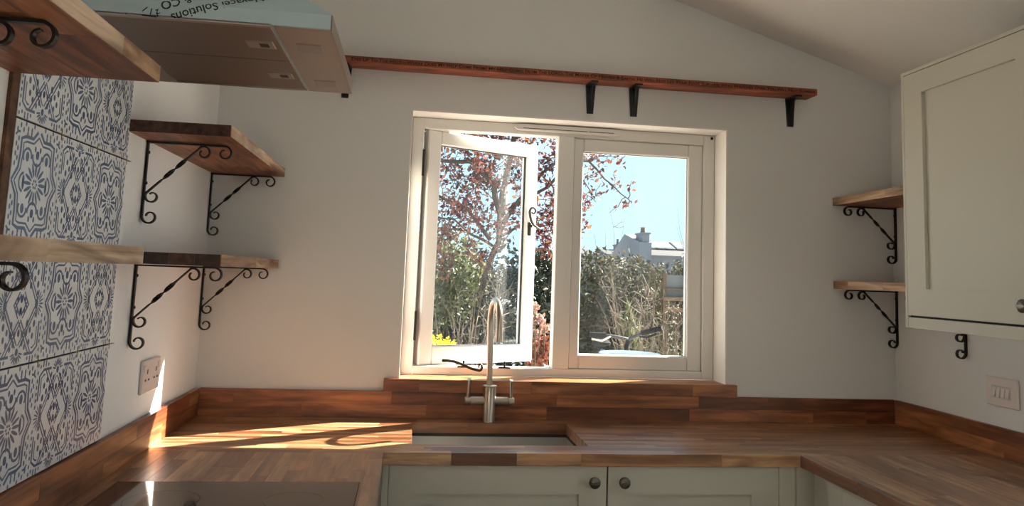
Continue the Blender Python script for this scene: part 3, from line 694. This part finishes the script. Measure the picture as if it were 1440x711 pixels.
def to_wall(mb):
    mb.v = [(.0064, x*(TW-.003), y*(TH-.003)/1.25) for x, y, z in mb.v]
    lim = lambda p: (p[0], max(-TW/2+.002, min(TW/2-.002, p[1])), max(-TH/2+.002, min(TH/2-.002, p[2])))
    mb.v = [lim(p) for p in mb.v]; return mb
pr = [to_wall(printA()).mesh('print', M['blue']), to_wall(printB()).mesh('print', M['blue'])]
for r in range(4):
    for c in range(3):
        t = bpy.data.objects.new('tile', tile_me); C.objects.link(t); t.parent = ts
        t.location = (.0025, tY0-TW*(c+.5)-ts.location.y, TH*(r+.5)); t['_r'] = 0; del t['_r']
        g = bpy.data.objects.new('glaze_print', pr[(r+c) % 2]); C.objects.link(g); g.parent = t
part(ts, 'adhesive_bed', MB().box(XL+.0004, XL+.0024, tY0-3*TW, tY0, tZ0+.0005, tZ0+4*TH-.02), M['grout'])
for r in range(1, 4):
    for c in range(0, 3):
        y, z = tY0-TW*c, tZ0+TH*r
        part(ts, 'tile_spacer', MB().box(XL+.003, XL+.0105, y-.014, y+.014 if c else y+.03, z-.0007, z+.0007).box(XL+.003, XL+.0095, y-.0007, y+.0007, z-.013, z+.013), M['spacer'])
bt = part(ts, 'edge_batten', MB().box(XL+.0004, XL+.008, tY0-3*TW-.03, tY0-3*TW-.001, UP+.001, 2.02), M['batten'])

# ------------------------------------------------------------------ socket and switch
so = thing('double_socket', 'white double power socket on the wall above the upstand, next to the tiles', 'socket', (XL, -.59, 1.13))
plt_ = part(so, 'face_plate', MB().box(XL+.0005, XL+.011, -.672, -.508, 1.078, 1.183, .003), M['plastic'])
for s in (-.631, -.549):
    sub(plt_, so, 'rocker', MB().box(XL+.010, XL+.014, s-.012+(.028 if s > -.6 else -.028), s+.006+(.028 if s > -.6 else -.028), 1.148, 1.168, .001), M['plastic'])
    mb = MB()
    for dy, dz, hw, hh in ((0, .018, .0035, .007), (-.015, -.008, .006, .003), (.015, -.008, .006, .003)): mb.box(XL+.0108, XL+.0116, s+dy-hw, s+dy+hw, 1.128+dz-hh, 1.128+dz+hh)
    sub(plt_, so, 'pin_slots', mb, M['slot'])
sw = thing('light_switch', 'white four gang light switch on the wall below the wall cabinet', 'light switch', (XR, -.63, 1.13))
pl2 = part(sw, 'face_plate', MB().box(XR-.011, XR-.0005, -.709, -.556, 1.079, 1.185, .003), M['plastic'])
for k in range(4):
    y = -.632+(k-1.5)*.0215
    sub(pl2, sw, 'rocker', MB().prism([(XR-.0105, 1.152), (XR-.018, 1.114), (XR-.0105, 1.112)], 'Y', y-.008, y+.008), M['plastic'])
sub(pl2, sw, 'rocker_recess', MB().box(XR-.0114, XR-.0108, -.678, -.586, 1.109, 1.155), plain('recess', srgb(200, 190, 184), 0.5))

# ------------------------------------------------------------------ garden
GZ = -.2
def at(u, v, Y):                                     # a point at depth Y, so that sizes and distances stay real
    d = F + R1*(u-720)/1070.1 + U1*(265.25-v)/1070.1
    return CAM + d*((Y-CAM.y)/d.y)
M['gravel'] = plain('pale_paving', srgb(186, 180, 172), 0.9, noise=0.2, nscale=6)
M['bark'] = plain('grey_bark', srgb(64, 56, 48), 0.85, noise=0.3, nscale=14, bump=0.4, bscale=30)
M['twig'] = plain('pale_twig', srgb(106, 93, 79), 0.8, noise=0.2, nscale=10)
M['stem'] = plain('brown_stem', srgb(78, 64, 48), 0.85, noise=0.2, nscale=10)
M['copper'] = leafmat('copper_leaf', [srgb(44, 24, 26), srgb(92, 46, 42), srgb(62, 34, 38), srgb(132, 74, 60), srgb(98, 64, 64), srgb(140, 96, 62)], .4)
M['lime'] = leafmat('lime_leaf', [srgb(52, 64, 30), srgb(96, 104, 54), srgb(70, 80, 38), srgb(140, 142, 108), srgb(38, 48, 26)], .3)
M['dark'] = leafmat('evergreen_leaf', [srgb(14, 24, 16), srgb(28, 42, 26), srgb(20, 30, 20), srgb(42, 56, 34), srgb(16, 26, 18)], .15, .4)
M['olive'] = leafmat('olive_leaf', [srgb(30, 36, 22), srgb(62, 66, 38), srgb(42, 46, 30), srgb(96, 86, 58), srgb(24, 30, 20), srgb(72, 60, 44)], .25, .8)
M['pale'] = leafmat('pale_bloom', [srgb(150, 144, 132), srgb(186, 180, 172), srgb(124, 110, 98)], .3)
M['whitebloom'] = leafmat('white_bloom', [srgb(214, 220, 230), srgb(230, 232, 236)], .3)
M['yellow'] = leafmat('yellow_bloom', [srgb(208, 190, 40), srgb(228, 212, 60), srgb(150, 150, 40)], .3)
M['rust'] = leafmat('rust_bloom', [srgb(112, 58, 42), srgb(136, 76, 54), srgb(84, 44, 34)], .3)
M['tan'] = leafmat('faded_bloom', [srgb(150, 118, 104), srgb(170, 142, 128), srgb(120, 84, 74)], .3)

def leaf_obj(name, P, size, mat, parent, aspect=.5, stuff=True, seed=0, up=0.0):
    g = np.random.default_rng(seed); P = np.asarray(P, float); n = len(P)
    d = g.normal(size=(n, 3)); d[:, 2] += up; d /= np.linalg.norm(d, axis=1)[:, None]
    s = np.cross(d, g.normal(size=(n, 3))); s /= np.linalg.norm(s, axis=1)[:, None]; nn = np.cross(d, s)
    L = size*(.6+.7*g.random(n))[:, None]; Wd = L*aspect
    V = np.stack([P, P+d*L*.45+s*Wd*.5+nn*L*.08, P+d*L, P+d*L*.45-s*Wd*.5+nn*L*.08], 1).reshape(-1, 3)
    V -= np.array(parent.location if parent else (0, 0, 0))
    idx = np.arange(n)[:, None]*4
    Fc = np.concatenate([idx+np.array([[0, 1, 2]]), idx+np.array([[0, 2, 3]])], 1).reshape(-1, 3)
    me = bpy.data.meshes.new(name); me.from_pydata(V.tolist(), [], Fc.tolist()); me.materials.append(mat)
    o = link(name, me); o.parent = parent
    if stuff: o['kind'] = 'stuff'
    return o
def blob(ells, n, seed, shell=.55):
    g = np.random.default_rng(seed); out = []; vol = np.array([e[3]*e[4]*e[5] for e in ells]); k = g.choice(len(ells), n, p=vol/vol.sum())
    d = g.normal(size=(n, 3)); d /= np.linalg.norm(d, axis=1)[:, None]; r = shell+(1-shell)*g.random(n)**.6
    r *= 1+.12*np.sin(d[:, 0]*7+k)*np.cos(d[:, 2]*6)
    E_ = np.array(ells)[k]; return E_[:, :3]+d*r[:, None]*E_[:, 3:]
def wiggle(a, b, n, amp, g):
    a = Vector(a); b = Vector(b); L = (b-a).length
    return [a.lerp(b, i/n)+Vector(g.normal(size=3)*amp*L*(0 if i in (0, n) else 1)) for i in range(n+1)]

struct('ground', MB().box(-60, 90, .26, 120, GZ-.05, GZ).box(-60, 90, -60, YB-WT-.02, GZ-.05, GZ).box(XR+WT+.02, 90, YB-WT-.02, .26, GZ-.05, GZ), M['gravel'])

# copper-leaved tree
def trunk_thing(name, label, cat, base, group=None): return thing(name, label, cat, base, group)
g = np.random.default_rng(11)
bp_ = at(668, 540, 4.4); ct = thing('copper_tree', 'copper-leaved tree spreading its branches across the upper window panes', 'tree', (bp_.x, bp_.y, GZ))
limbs = [
 ([(668, 590, 4.4), (670, 500, 4.4), (674, 440, 4.4), (678, 405, 4.4), (692, 368, 4.4), (700, 338, 4.4), (703, 300, 4.4)], .036, .028, 0),
 ([(703, 300, 4.4), (692, 255, 4.35), (662, 229, 4.2), (620, 227, 4.1), (560, 216, 4.0)], .034, .012, 9),
 ([(700, 325, 4.4), (730, 282, 4.3), (762, 243, 4.2), (800, 214, 4.1), (846, 196, 4.0)], .026, .006, 8),
 ([(716, 296, 4.4), (770, 262, 4.3), (806, 226, 4.2), (826, 228, 4.2), (850, 254, 4.2), (872, 268, 4.2), (888, 284, 4.2)], .018, .004, 3),
 ([(703, 300, 4.4), (711, 250, 4.5), (722, 190, 4.6), (716, 110, 4.7), (700, 20, 4.8)], .036, .014, 8),
 ([(692, 335, 4.4), (652, 292, 4.5), (612, 272, 4.6), (570, 252, 4.7)], .024, .007, 9),
 ([(702, 330, 4.4), (745, 312, 4.6), (790, 300, 4.7)], .016, .005, 7),
 ([(718, 205, 4.6), (660, 180, 4.5), (600, 168, 4.4)], .02, .006, 9),
 ([(722, 192, 4.6), (780, 180, 4.5), (836, 168, 4.4)], .02, .005, 8),
 ([(694, 345, 4.4), (664, 330, 4.1), (636, 310, 3.9), (606, 306, 3.8)], .016, .005, 8),
 ([(762, 243, 4.2), (776, 262, 4.1), (792, 300, 4.0), (800, 330, 4.0)], .010, .003, 5),
 ([(812, 222, 4.2), (838, 222, 4.2), (872, 208, 4.2)], .008, .003, 2),
 ([(812, 246, 4.2), (830, 268, 4.2), (838, 284, 4.2)], .007, .003, 2),
]
mb = MB(); LP = []; twigs = MB()
for pts, r0, r1, nt_ in limbs:
    P = [at(*p) for p in pts]
    Q = []
    for a, b in zip(P, P[1:]): Q += [a.lerp(b, t)+Vector(g.normal(size=3)*.012) for t in (0, .5)]
    Q.append(P[-1]); n = len(Q)
    if nt_ == 0: Q[0].z = GZ
    mb.tube(Q, [r0+(r1-r0)*i/(n-1) for i in range(n)], 7)
    for k in range(int(nt_*2.6)):
        f = .2+.8*g.random(); i = min(int(f*(n-1)), n-2); a = Q[i].lerp(Q[i+1], f*(n-1)-i)
        tame = nt_ <= 3
        ln = (.10+.14*g.random()) if tame else (.25+.45*g.random())
        dv = Vector(g.normal(size=3)); dv.z += .15; dv.normalize()
        if tame: dv = Vector((dv.x*.6, dv.y, dv.z*.6)).normalized()
        b = a+dv*ln; W_ = wiggle(a, b, 4, .06, g)
        twigs.tube(W_, [.005, .0045, .004, .003, .002], 4)
        m_ = 5 if tame else int(30+20*g.random())
        for q in range(m_):
            t = .35+.65*g.random(); j = min(int(t*4), 3); p = W_[j].lerp(W_[j+1], t*4-j); LP.append(p+Vector(g.normal(size=3)*(.022 if tame else .045)))
for u, v in ((826, 215), (846, 232), (848, 268), (842, 258), (852, 262), (846, 274), (838, 276), (872, 264), (868, 258), (880, 288), (874, 287), (886, 282), (868, 230), (876, 233), (872, 212), (870, 222), (828, 252), (826, 262), (824, 285), (822, 312), (825, 318), (858, 222)):
    for q in range(5): LP.append(at(u, v, 4.2)+Vector(g.normal(size=3)*.02))
part(ct, 'trunk_and_limbs', mb, M['bark']); part(ct, 'twigs', twigs, M['stem'])['kind'] = 'stuff'
leaf_obj('foliage', [tuple(p) for p in LP], .056, M['copper'], ct, .55, seed=3)

def bush(name, label, ells, n, size, mat, seed, flowers=None, aspect=.5, shell=.5, up=0.0):
    bx, by = ells[0][0], ells[0][1]
    t = thing(name, label, 'shrub', (bx, by, GZ)); gg = np.random.default_rng(seed)
    leaf_obj('foliage', blob(ells, n, seed, shell), size, mat, t, aspect, seed=seed, up=up)
    mb = MB()
    for k in range(9):
        e_ = ells[gg.integers(len(ells))]
        mb.tube(wiggle((e_[0]+gg.normal()*.08, e_[1]+gg.normal()*.08, GZ), (e_[0]+gg.normal()*e_[3]*.4, e_[1]+gg.normal()*e_[4]*.4, e_[2]+e_[5]*.4), 5, .05, gg), [.018, .016, .013, .01, .008, .004], 5)
    part(t, 'stems', mb, M['stem'])['kind'] = 'stuff'
    if flowers:
        fm, nf, fs, per, rad = flowers; P = blob(ells, nf, seed+50, .9); Q = np.repeat(P, per, 0)+gg.normal(size=(nf*per, 3))*rad
        leaf_obj('blossom', Q, fs, fm, t, .8, seed=seed+9)
    return t
def E_(u, v, Y, rx, ry, rz): p = at(u, v, Y); return (p.x, p.y, p.z, rx, ry, rz)
bush('variegated_shrub', 'bright lime green shrub beyond the open casement, behind the copper tree', [E_(628, 372, 5.6, .42, .4, .42), E_(600, 400, 5.6, .5, .4, .6), E_(655, 400, 5.8, .35, .4, .4)], 3800, .075, M['lime'], 21, None, .45)
bush('evergreen_shrub', 'dark evergreen shrub dotted with white blossom beside the window mullion', [E_(745, 420, 4.35, .41, .36, .48), E_(775, 400, 4.45, .34, .36, .40), E_(715, 440, 4.45, .35, .36, .43), E_(750, 500, 4.35, .48, .36, .48)], 5200, .08, M['dark'], 22, (M['whitebloom'], 46, .035, 12, .028), .42)
bush('garden_hedge', 'dark hedge growing behind the bare twigs in the casement pane', [E_(640, 440, 6.9, .75, .4, .8), E_(700, 420, 6.9, .65, .4, .75), E_(680, 500, 6.9, .95, .4, .75), E_(610, 500, 6.9, .65, .4, .75)], 6500, .085, M['dark'], 23, None, .5)
bush('olive_hedge', 'olive green flowering hedge topped with pale blossom beyond the fixed pane', [E_(830, 392, 5.4, .42, .4, .36), E_(870, 398, 5.6, .45, .4, .36), E_(905, 408, 5.6, .36, .4, .36), E_(840, 450, 5.6, .5, .4, .5), E_(890, 460, 5.8, .6, .4, .5), E_(800, 430, 5.6, .5, .4, .6), E_(850, 515, 5.6, .6, .4, .45), E_(915, 515, 5.6, .5, .4, .42)], 11500, .065, M['olive'], 24, (M['pale'], 150, .03, 6, .025), .5)
bush('mixed_shrub', 'mixed green shrub with pale tips growing behind the wooden stand', [E_(940, 396, 6.8, .36, .3, .26), E_(970, 392, 6.8, .34, .3, .28), E_(960, 450, 6.8, .5, .3, .5), E_(1000, 420, 6.8, .55, .3, .55), E_(970, 510, 6.8, .6, .3, .5)], 5200, .065, M['olive'], 25, (M['pale'], 70, .03, 6, .025), .5)
bush('yellow_shrub', 'small shrub covered in bright yellow blossom at the casement corner', [E_(612, 487, 2.7, .115, .12, .085), E_(628, 493, 2.7, .09, .11, .075), E_(606, 540, 2.7, .13, .13, .22)], 1500, .035, M['yellow'], 27, None, .7)
bush('strap_leaved_shrub', 'slim yellow-green plant rising in the middle of the fixed pane', [E_(882, 462, 4.4, .08, .08, .26), E_(888, 500, 4.4, .1, .1, .3)], 420, .12, M['lime'], 28, None, .16, .1, 2.0)

def twiggy(name, label, base, tops, seed, mat, r=.007, sub_=5, buds=None):
    gg = np.random.default_rng(seed); b = at(*base); t = thing(name, label, 'shrub', (b.x, b.y, GZ)); mb = MB(); B = []
    for tp_ in tops:
        e = at(*tp_); a = Vector((b.x+gg.normal()*.06, b.y+gg.normal()*.06, GZ))
        mid = a.lerp(e, .55)+Vector((gg.normal()*.05, gg.normal()*.05, .18)); P = []
        for i in range(9):
            s_ = i/8; P.append(a*(1-s_)**2+mid*2*s_*(1-s_)+e*s_**2+Vector(gg.normal(size=3)*.012*(i > 0)))
        mb.tube(P, [r*(1-.8*i/8) for i in range(9)], 5)
        for k in range(sub_):
            i = gg.integers(3, 8); d = Vector(gg.normal(size=3)); d.z += .5; d = d.normalized()*(.12+.22*gg.random())
            W_ = wiggle(P[i], P[i]+d, 4, .08, gg); mb.tube(W_, [r*.45, r*.4, r*.33, r*.26, r*.15], 4); B += [W_[3], W_[4]]
    part(t, 'twigs', mb, mat)['kind'] = 'stuff'
    if buds: leaf_obj('buds', [tuple(p) for p in B], buds[1], buds[0], t, .6, seed=seed)
    return t
gg = np.random.default_rng(5)
twiggy('bare_twig_shrub', 'pale bare twig shrub arching up behind the bicycle handlebar', (905, 560, 3.9), [(840+gg.random()*30, 375+gg.random()*50, 3.9) for _ in range(9)]+[(870+gg.random()*60, 395+gg.random()*60, 3.8) for _ in range(9)], 31, M['twig'], .008)
twiggy('bare_twig_shrub', 'pale bare twig shrub at the foot of the wooden stand', (945, 560, 4.2), [(900+gg.random()*70, 400+gg.random()*80, 4.2) for _ in range(20)], 32, M['twig'], .006, 6)
twiggy('bare_twig_shrub', 'pale bare twig shrub seen through the open casement pane, above the yellow blossom', (660, 560, 3.4), [(606+gg.random()*80, 385+gg.random()*80, 3.4) for _ in range(13)]+[(690+gg.random()*35, 380+gg.random()*60, 3.5) for _ in range(5)], 33, M['twig'], .008)
twiggy('whip_shrub', 'tall thin bare whips rising against the sky above the hedge', (868, 560, 6.6), [(858, 292, 6.6), (878, 312, 6.6), (838, 330, 6.6), (850, 322, 6.6), (884, 334, 6.6)], 34, M['twig'], .008, 4, (M['tan'], .03))
twiggy('budding_sapling', 'sapling with sparse budding twigs at the side of the fixed pane', (1010, 560, 5.0), [(966, 268, 5.0), (950, 292, 5.0), (949, 316, 5.0), (975, 240, 5.0), (985, 230, 5.0)], 35, M['twig'], .006, 3, (M['pale'], .03))

# plant with round faded flower heads
pb = at(758, 560, 2.0); hy = thing('hydrangea', 'plant with round rust and faded pink flower heads by the mullion', 'plant', (pb.x, pb.y, GZ)); k = 0
mb = MB()
for u, v, c in ((752, 432, 1), (760, 448, 1), (749, 452, 1), (766, 462, 1), (754, 470, 1), (748, 486, 0), (762, 482, 0), (770, 490, 0), (752, 500, 0), (764, 504, 0), (772, 478, 0), (746, 512, 0), (758, 514, 0), (740, 500, 0), (772, 512, 0), (735, 480, 1)):
    q = at(u, v, 2.0+.25*gg.random()); P = gg.normal(size=(60, 3)); P = P/np.linalg.norm(P, axis=1)[:, None]*(.026 if c else .036)+np.array(q)
    leaf_obj('flower_head', P, .026, M['tan'] if c else M['rust'], hy, .9, False, k); k += 1
    mb.tube([(pb.x+gg.normal()*.05, pb.y+gg.normal()*.05, GZ), tuple((Vector(q)+Vector((pb.x, pb.y, GZ)))/2+Vector((gg.normal()*.03, 0, .05))), tuple(q)], .005, 5)
part(hy, 'stems', mb, M['stem'])
leaf_obj('foliage', blob([(pb.x, pb.y+.05, .55, .2, .15, .4)], 260, 40, .2), .09, M['dark'], hy, .5, seed=40)

# boundary fence
fn = thing('garden_fence', 'brown timber board fence closing the garden behind the hedges', 'fence', (3, 8.2, GZ))
M['fence'] = wood('fence_timber', [srgb(78, 58, 44), srgb(96, 72, 54), srgb(66, 50, 40)], .8, 0)
fbm = MB().box(-.074, .074, -.01, .01, 0, 1.75, .003).mesh('fence_board', M['fence'])
for i in range(64): link('fence_board', fbm, fn, (-5+i*.152, 0, 0))
for z in (.35, 1.35): link('fence_rail', MB().box(-5.1, 4.8, .011, .05, z, z+.08).mesh('fence_rail', M['fence']), fn)

# wooden stand at the hedge
sb = at(950, 420, 4.9); st_ = thing('wooden_stand', 'weathered wooden stand with a panel standing in for light through it, half hidden in the shrubs', 'stand', (sb.x, sb.y, GZ)); H = sb.z-GZ
M['oldwood'] = plain('weathered_wood', srgb(92, 72, 54), .8, noise=.2, nscale=9)
for x in (-.13, .14): link('post', MB().box(x-.02, x+.02, -.02, .02, 0, H+.28).mesh('post', M['stem']), st_)
link('ledge', MB().box(-.17, .18, -.09, .03, H-.02, H+.02, .003).mesh('ledge', M['oldwood']), st_)
link('rail', MB().box(-.15, .16, -.025, .0, H-.14, H-.10).mesh('rail', M['oldwood']), st_)
link('rail', MB().box(-.15, .16, -.025, .0, H+.09, H+.115).mesh('rail', M['stem']), st_)
link('light_gap_panel', MB().box(-.11, .12, .021, .03, H+.02, H+.26).mesh('light_gap_panel', plain('light_gap_grey', srgb(84, 88, 90), .7)), st_)  # panel stands in for the light seen between the rails

# garden table and bicycle outside the fixed pane
tc_ = at(886, 497, 1.3); tb = thing('garden_table', 'small round pale blue table just outside the fixed pane', 'table', (tc_.x, tc_.y, GZ)); H = tc_.z-GZ
M['tabletop'] = plain('pale_blue_enamel', srgb(96, 112, 126), .15, spec=.8)
link('table_top', MB().lathe([(.02, H-.012), (.185, H-.012), (.19, H-.006), (.19, H), (.184, H+.003), (.176, H), (.01, H-.001)], (0, 0, 0), 'Z', 40).mesh('table_top', M['tabletop']), tb)
for k_ in range(3):
    a = 2*PI*k_/3+.3; link('leg', MB().tube([(.12*math.cos(a), .12*math.sin(a), H-.012), (.05*math.cos(a), .05*math.sin(a), H*.5), (.19*math.cos(a), .19*math.sin(a), 0.006)], .008, 8).mesh('leg', M['blackplastic']), tb)
bs = at(884, 480, 1.85); bk = thing('bicycle', 'bicycle parked outside, its black handlebar showing above the table', 'bicycle', (bs.x, bs.y, GZ))
M['bikeblue'] = plain('bicycle_paint', srgb(60, 80, 110), .3)
M['grip'] = plain('grip_rubber', srgb(18, 18, 20), .85, spec=.15)
L_ = at(829, 470, 1.85); R_2 = at(931, 461, 1.70); lx = lambda p: tuple(Vector(p)-Vector(bk.location))
mid_ = bs+Vector((0, 0, .015))
hl = [L_, at(848, 471, 1.84), at(866, 473, 1.83), mid_, at(897, 471, 1.8), at(912, 464, 1.75), R_2]
hbx = link('handlebar', MB().tube([lx(p) for p in hl], .011, 10).mesh('handlebar', plain('handlebar_alloy', srgb(40, 40, 44), .5, .0, spec=.3)), bk)
link('grip', MB().tube([lx(L_), lx(at(852, 471, 1.84))], .018, 10).mesh('grip', M['grip']), hbx)
link('grip', MB().tube([lx(R_2), lx(at(902, 468, 1.78))], .018, 10).mesh('grip', M['grip']), hbx)
link('brake_lever', MB().tube([lx(at(858, 473, 1.82)), lx(at(846, 479, 1.76)), lx(at(832, 476, 1.75))], .007, 6).mesh('brake_lever', M['steel']), hbx)
link('brake_lever', MB().tube([lx(at(900, 473, 1.76)), lx(at(910, 474, 1.7)), lx(at(924, 469, 1.66))], .007, 6).mesh('brake_lever', M['grip']), hbx)
zs_ = bs.z-GZ
link('stem', MB().tube([(0, 0, zs_+.015), (0, .05, zs_-.04), (0, .06, zs_-.16)], .016, 10).mesh('stem', M['grip']), bk)
link('frame', MB().tube([(0, .06, zs_-.12), (0, .09, zs_-.3)], .02, 10).tube([(0, .09, zs_-.28), (0, .52, .32)], .017, 10).tube([(0, .075, zs_-.2), (0, .68, zs_-.2)], .015, 10).tube([(0, .52, .32), (0, .70, zs_-.12)], .016, 10).tube([(0, .52, .32), (0, .98, .34)], .012, 8).tube([(0, .68, zs_-.2), (0, .98, .34)], .011, 8).mesh('frame', M['bikeblue']), bk)
link('fork', MB().tube([(0, .09, zs_-.3), (.05, .05, zs_-.42), (.05, -.08, .34)], .011, 8).tube([(0, .09, zs_-.3), (-.05, .05, zs_-.42), (-.05, -.08, .34)], .011, 8).mesh('fork', M['bikeblue']), bk)
link('saddle', MB().lathe([(.02, 0), (.07, .01), (.075, .03), (.05, .05), (.01, .055)], (0, .74, zs_-.1), 'Z', 16).mesh('saddle', M['grip']), bk)
for wy in (-.08, .98):
    wm = MB(); ring = [(0, wy+.32*math.cos(2*PI*i/36), .34+.32*math.sin(2*PI*i/36)) for i in range(37)]
    wm.tube(ring, .018, 6, False)
    wh = link('wheel', wm.mesh('wheel', M['grip']), bk)
    sp = MB()
    for i in range(14): a = 2*PI*i/14; sp.tube([(0, wy, .34), (0, wy+.31*math.cos(a), .34+.31*math.sin(a))], .0018, 4)
    link('spokes', sp.mesh('spokes', M['steel']), wh)['kind'] = 'stuff'

# ------------------------------------------------------------------ houses beyond the garden
M['render'] = plain('pale_render', srgb(86, 94, 104), .9, noise=.06, nscale=1.5)
M['slate'] = plain('slate_roof', srgb(48, 48, 51), .7, noise=.15, nscale=3)
M['redbrick'] = plain('chimney_brick', srgb(96, 72, 62), .9, noise=.2, nscale=6)
M['pot'] = plain('clay_pot', srgb(90, 70, 60), .8)
M['skylight'] = plain('skylight_glass', srgb(120, 134, 148), .1, spec=.8)
HYd = 42
def X_(u, Y=HYd): return at(u, 345, Y).x
def Z_(v, u=910, Y=HYd): return at(u, v, Y).z
hs = thing('terraced_house', 'pale gabled house with three roof windows above the hedge', 'house', (X_(930), HYd+3, GZ))
def hp(name, mb, mat, par=None): return part(hs, name, mb, mat) if par is None else sub(par, hs, name, mb, mat)
xa, xb, xc = X_(897), X_(912), X_(1010); ze, zr = Z_(356), Z_(334)
hp('wall', MB().box(xb, xc, HYd, HYd+6, GZ, ze), M['render'])
hp('gable_wall', MB().prism([(HYd-.3, GZ), (HYd+6.3, GZ), (HYd+6.3, ze), (HYd+3, zr+.35), (HYd-.3, Z_(341))], 'X', xa, xb+.1), M['render'])
rf = hp('roof', MB().prism([(HYd-.3, ze-.1), (HYd+3, zr), (HYd+6.3, ze-.1)], 'X', xb+.1, xc), M['slate'])
ch = hp('chimney', MB().box(X_(902), X_(912), HYd-.2, HYd+1.2, Z_(341), Z_(329), .02).box(X_(901), X_(913), HYd-.3, HYd+1.3, Z_(329), Z_(327)), M['render'])
hp('chimney_pot', MB().lathe([(.16, Z_(327)), (.13, Z_(320)), (.16, Z_(319))], (X_(907), HYd+.5, 0), 'Z', 12), M['pot'], ch)
sy = (ze-.1, zr); slopev = Vector((0, 3.3, zr-ze+.1)); sn = Vector((0, -slopev.z, slopev.y)).normalized()
for u in (925, 937, 950, 968):
    mb = MB(); c = Vector((X_(u), HYd-.3, ze-.1))+slopev*.62; dx = Vector((.36, 0, 0)); dy = slopev*.24
    fr = MB(); base = [c-dx-dy, c+dx-dy, c+dx+dy, c-dx+dy]; fr.add([p for p in base]+[p+sn*.08 for p in base], [(3, 2, 1, 0), (4, 5, 6, 7), (0, 1, 5, 4), (1, 2, 6, 5), (2, 3, 7, 6), (3, 0, 4, 7)])
    f_ = hp('roof_window', fr, M['slate'], rf)
    i2 = [c-dx*.84-dy*.84, c+dx*.84-dy*.84, c+dx*.84+dy*.84, c-dx*.84+dy*.84]
    hp('roof_window_pane', MB().add([p+sn*.075 for p in i2]+[p+sn*.10 for p in i2], [(3, 2, 1, 0), (4, 5, 6, 7), (0, 1, 5, 4), (1, 2, 6, 5), (2, 3, 7, 6), (3, 0, 4, 7)]), M['skylight'], rf)
def small_house(label, ua, ub, vr, ve, Y, cu, cv, mat):
    x0, x1 = at(ua, vr, Y).x, at(ub, vr, Y).x; zr, ze = at((ua+ub)/2, vr, Y).z, at((ua+ub)/2, ve, Y).z
    t = thing('distant_house', label, 'house', ((x0+x1)/2, Y+3, GZ))
    part(t, 'wall', MB().box(x0, x1, Y, Y+6, GZ, ze), M['render'])
    r = part(t, 'roof', MB().prism([(Y-.3, ze), (Y+3, zr), (Y+6.3, ze)], 'X', x0-.2, x1+.2), M['slate'])
    cx = at(cu, vr, Y).x; zc = at(cu, cv, Y).z; wd = .35*Y/42
    c = part(t, 'chimney', MB().box(cx-wd, cx+wd, Y+2.6, Y+3.6, ze, zc, .02).box(cx-wd-.06, cx+wd+.06, Y+2.55, Y+3.65, zc, zc+.12), mat)
    for s in (-.5, .5): sub(c, t, 'chimney_pot', MB().lathe([(.13, zc+.12), (.1, zc+.55), (.13, zc+.6)], (cx+s*wd, Y+3.1, 0), 'Z', 10), M['pot'])
small_house('brick chimneyed house roof at the mullion side of the fixed pane', 770, 838, 346, 356, 36, 822, 329, M['redbrick'])
small_house('low hazy slate roof with a small chimney left of the pale gable', 856, 896, 349, 358, 60, 886, 344, M['render'])
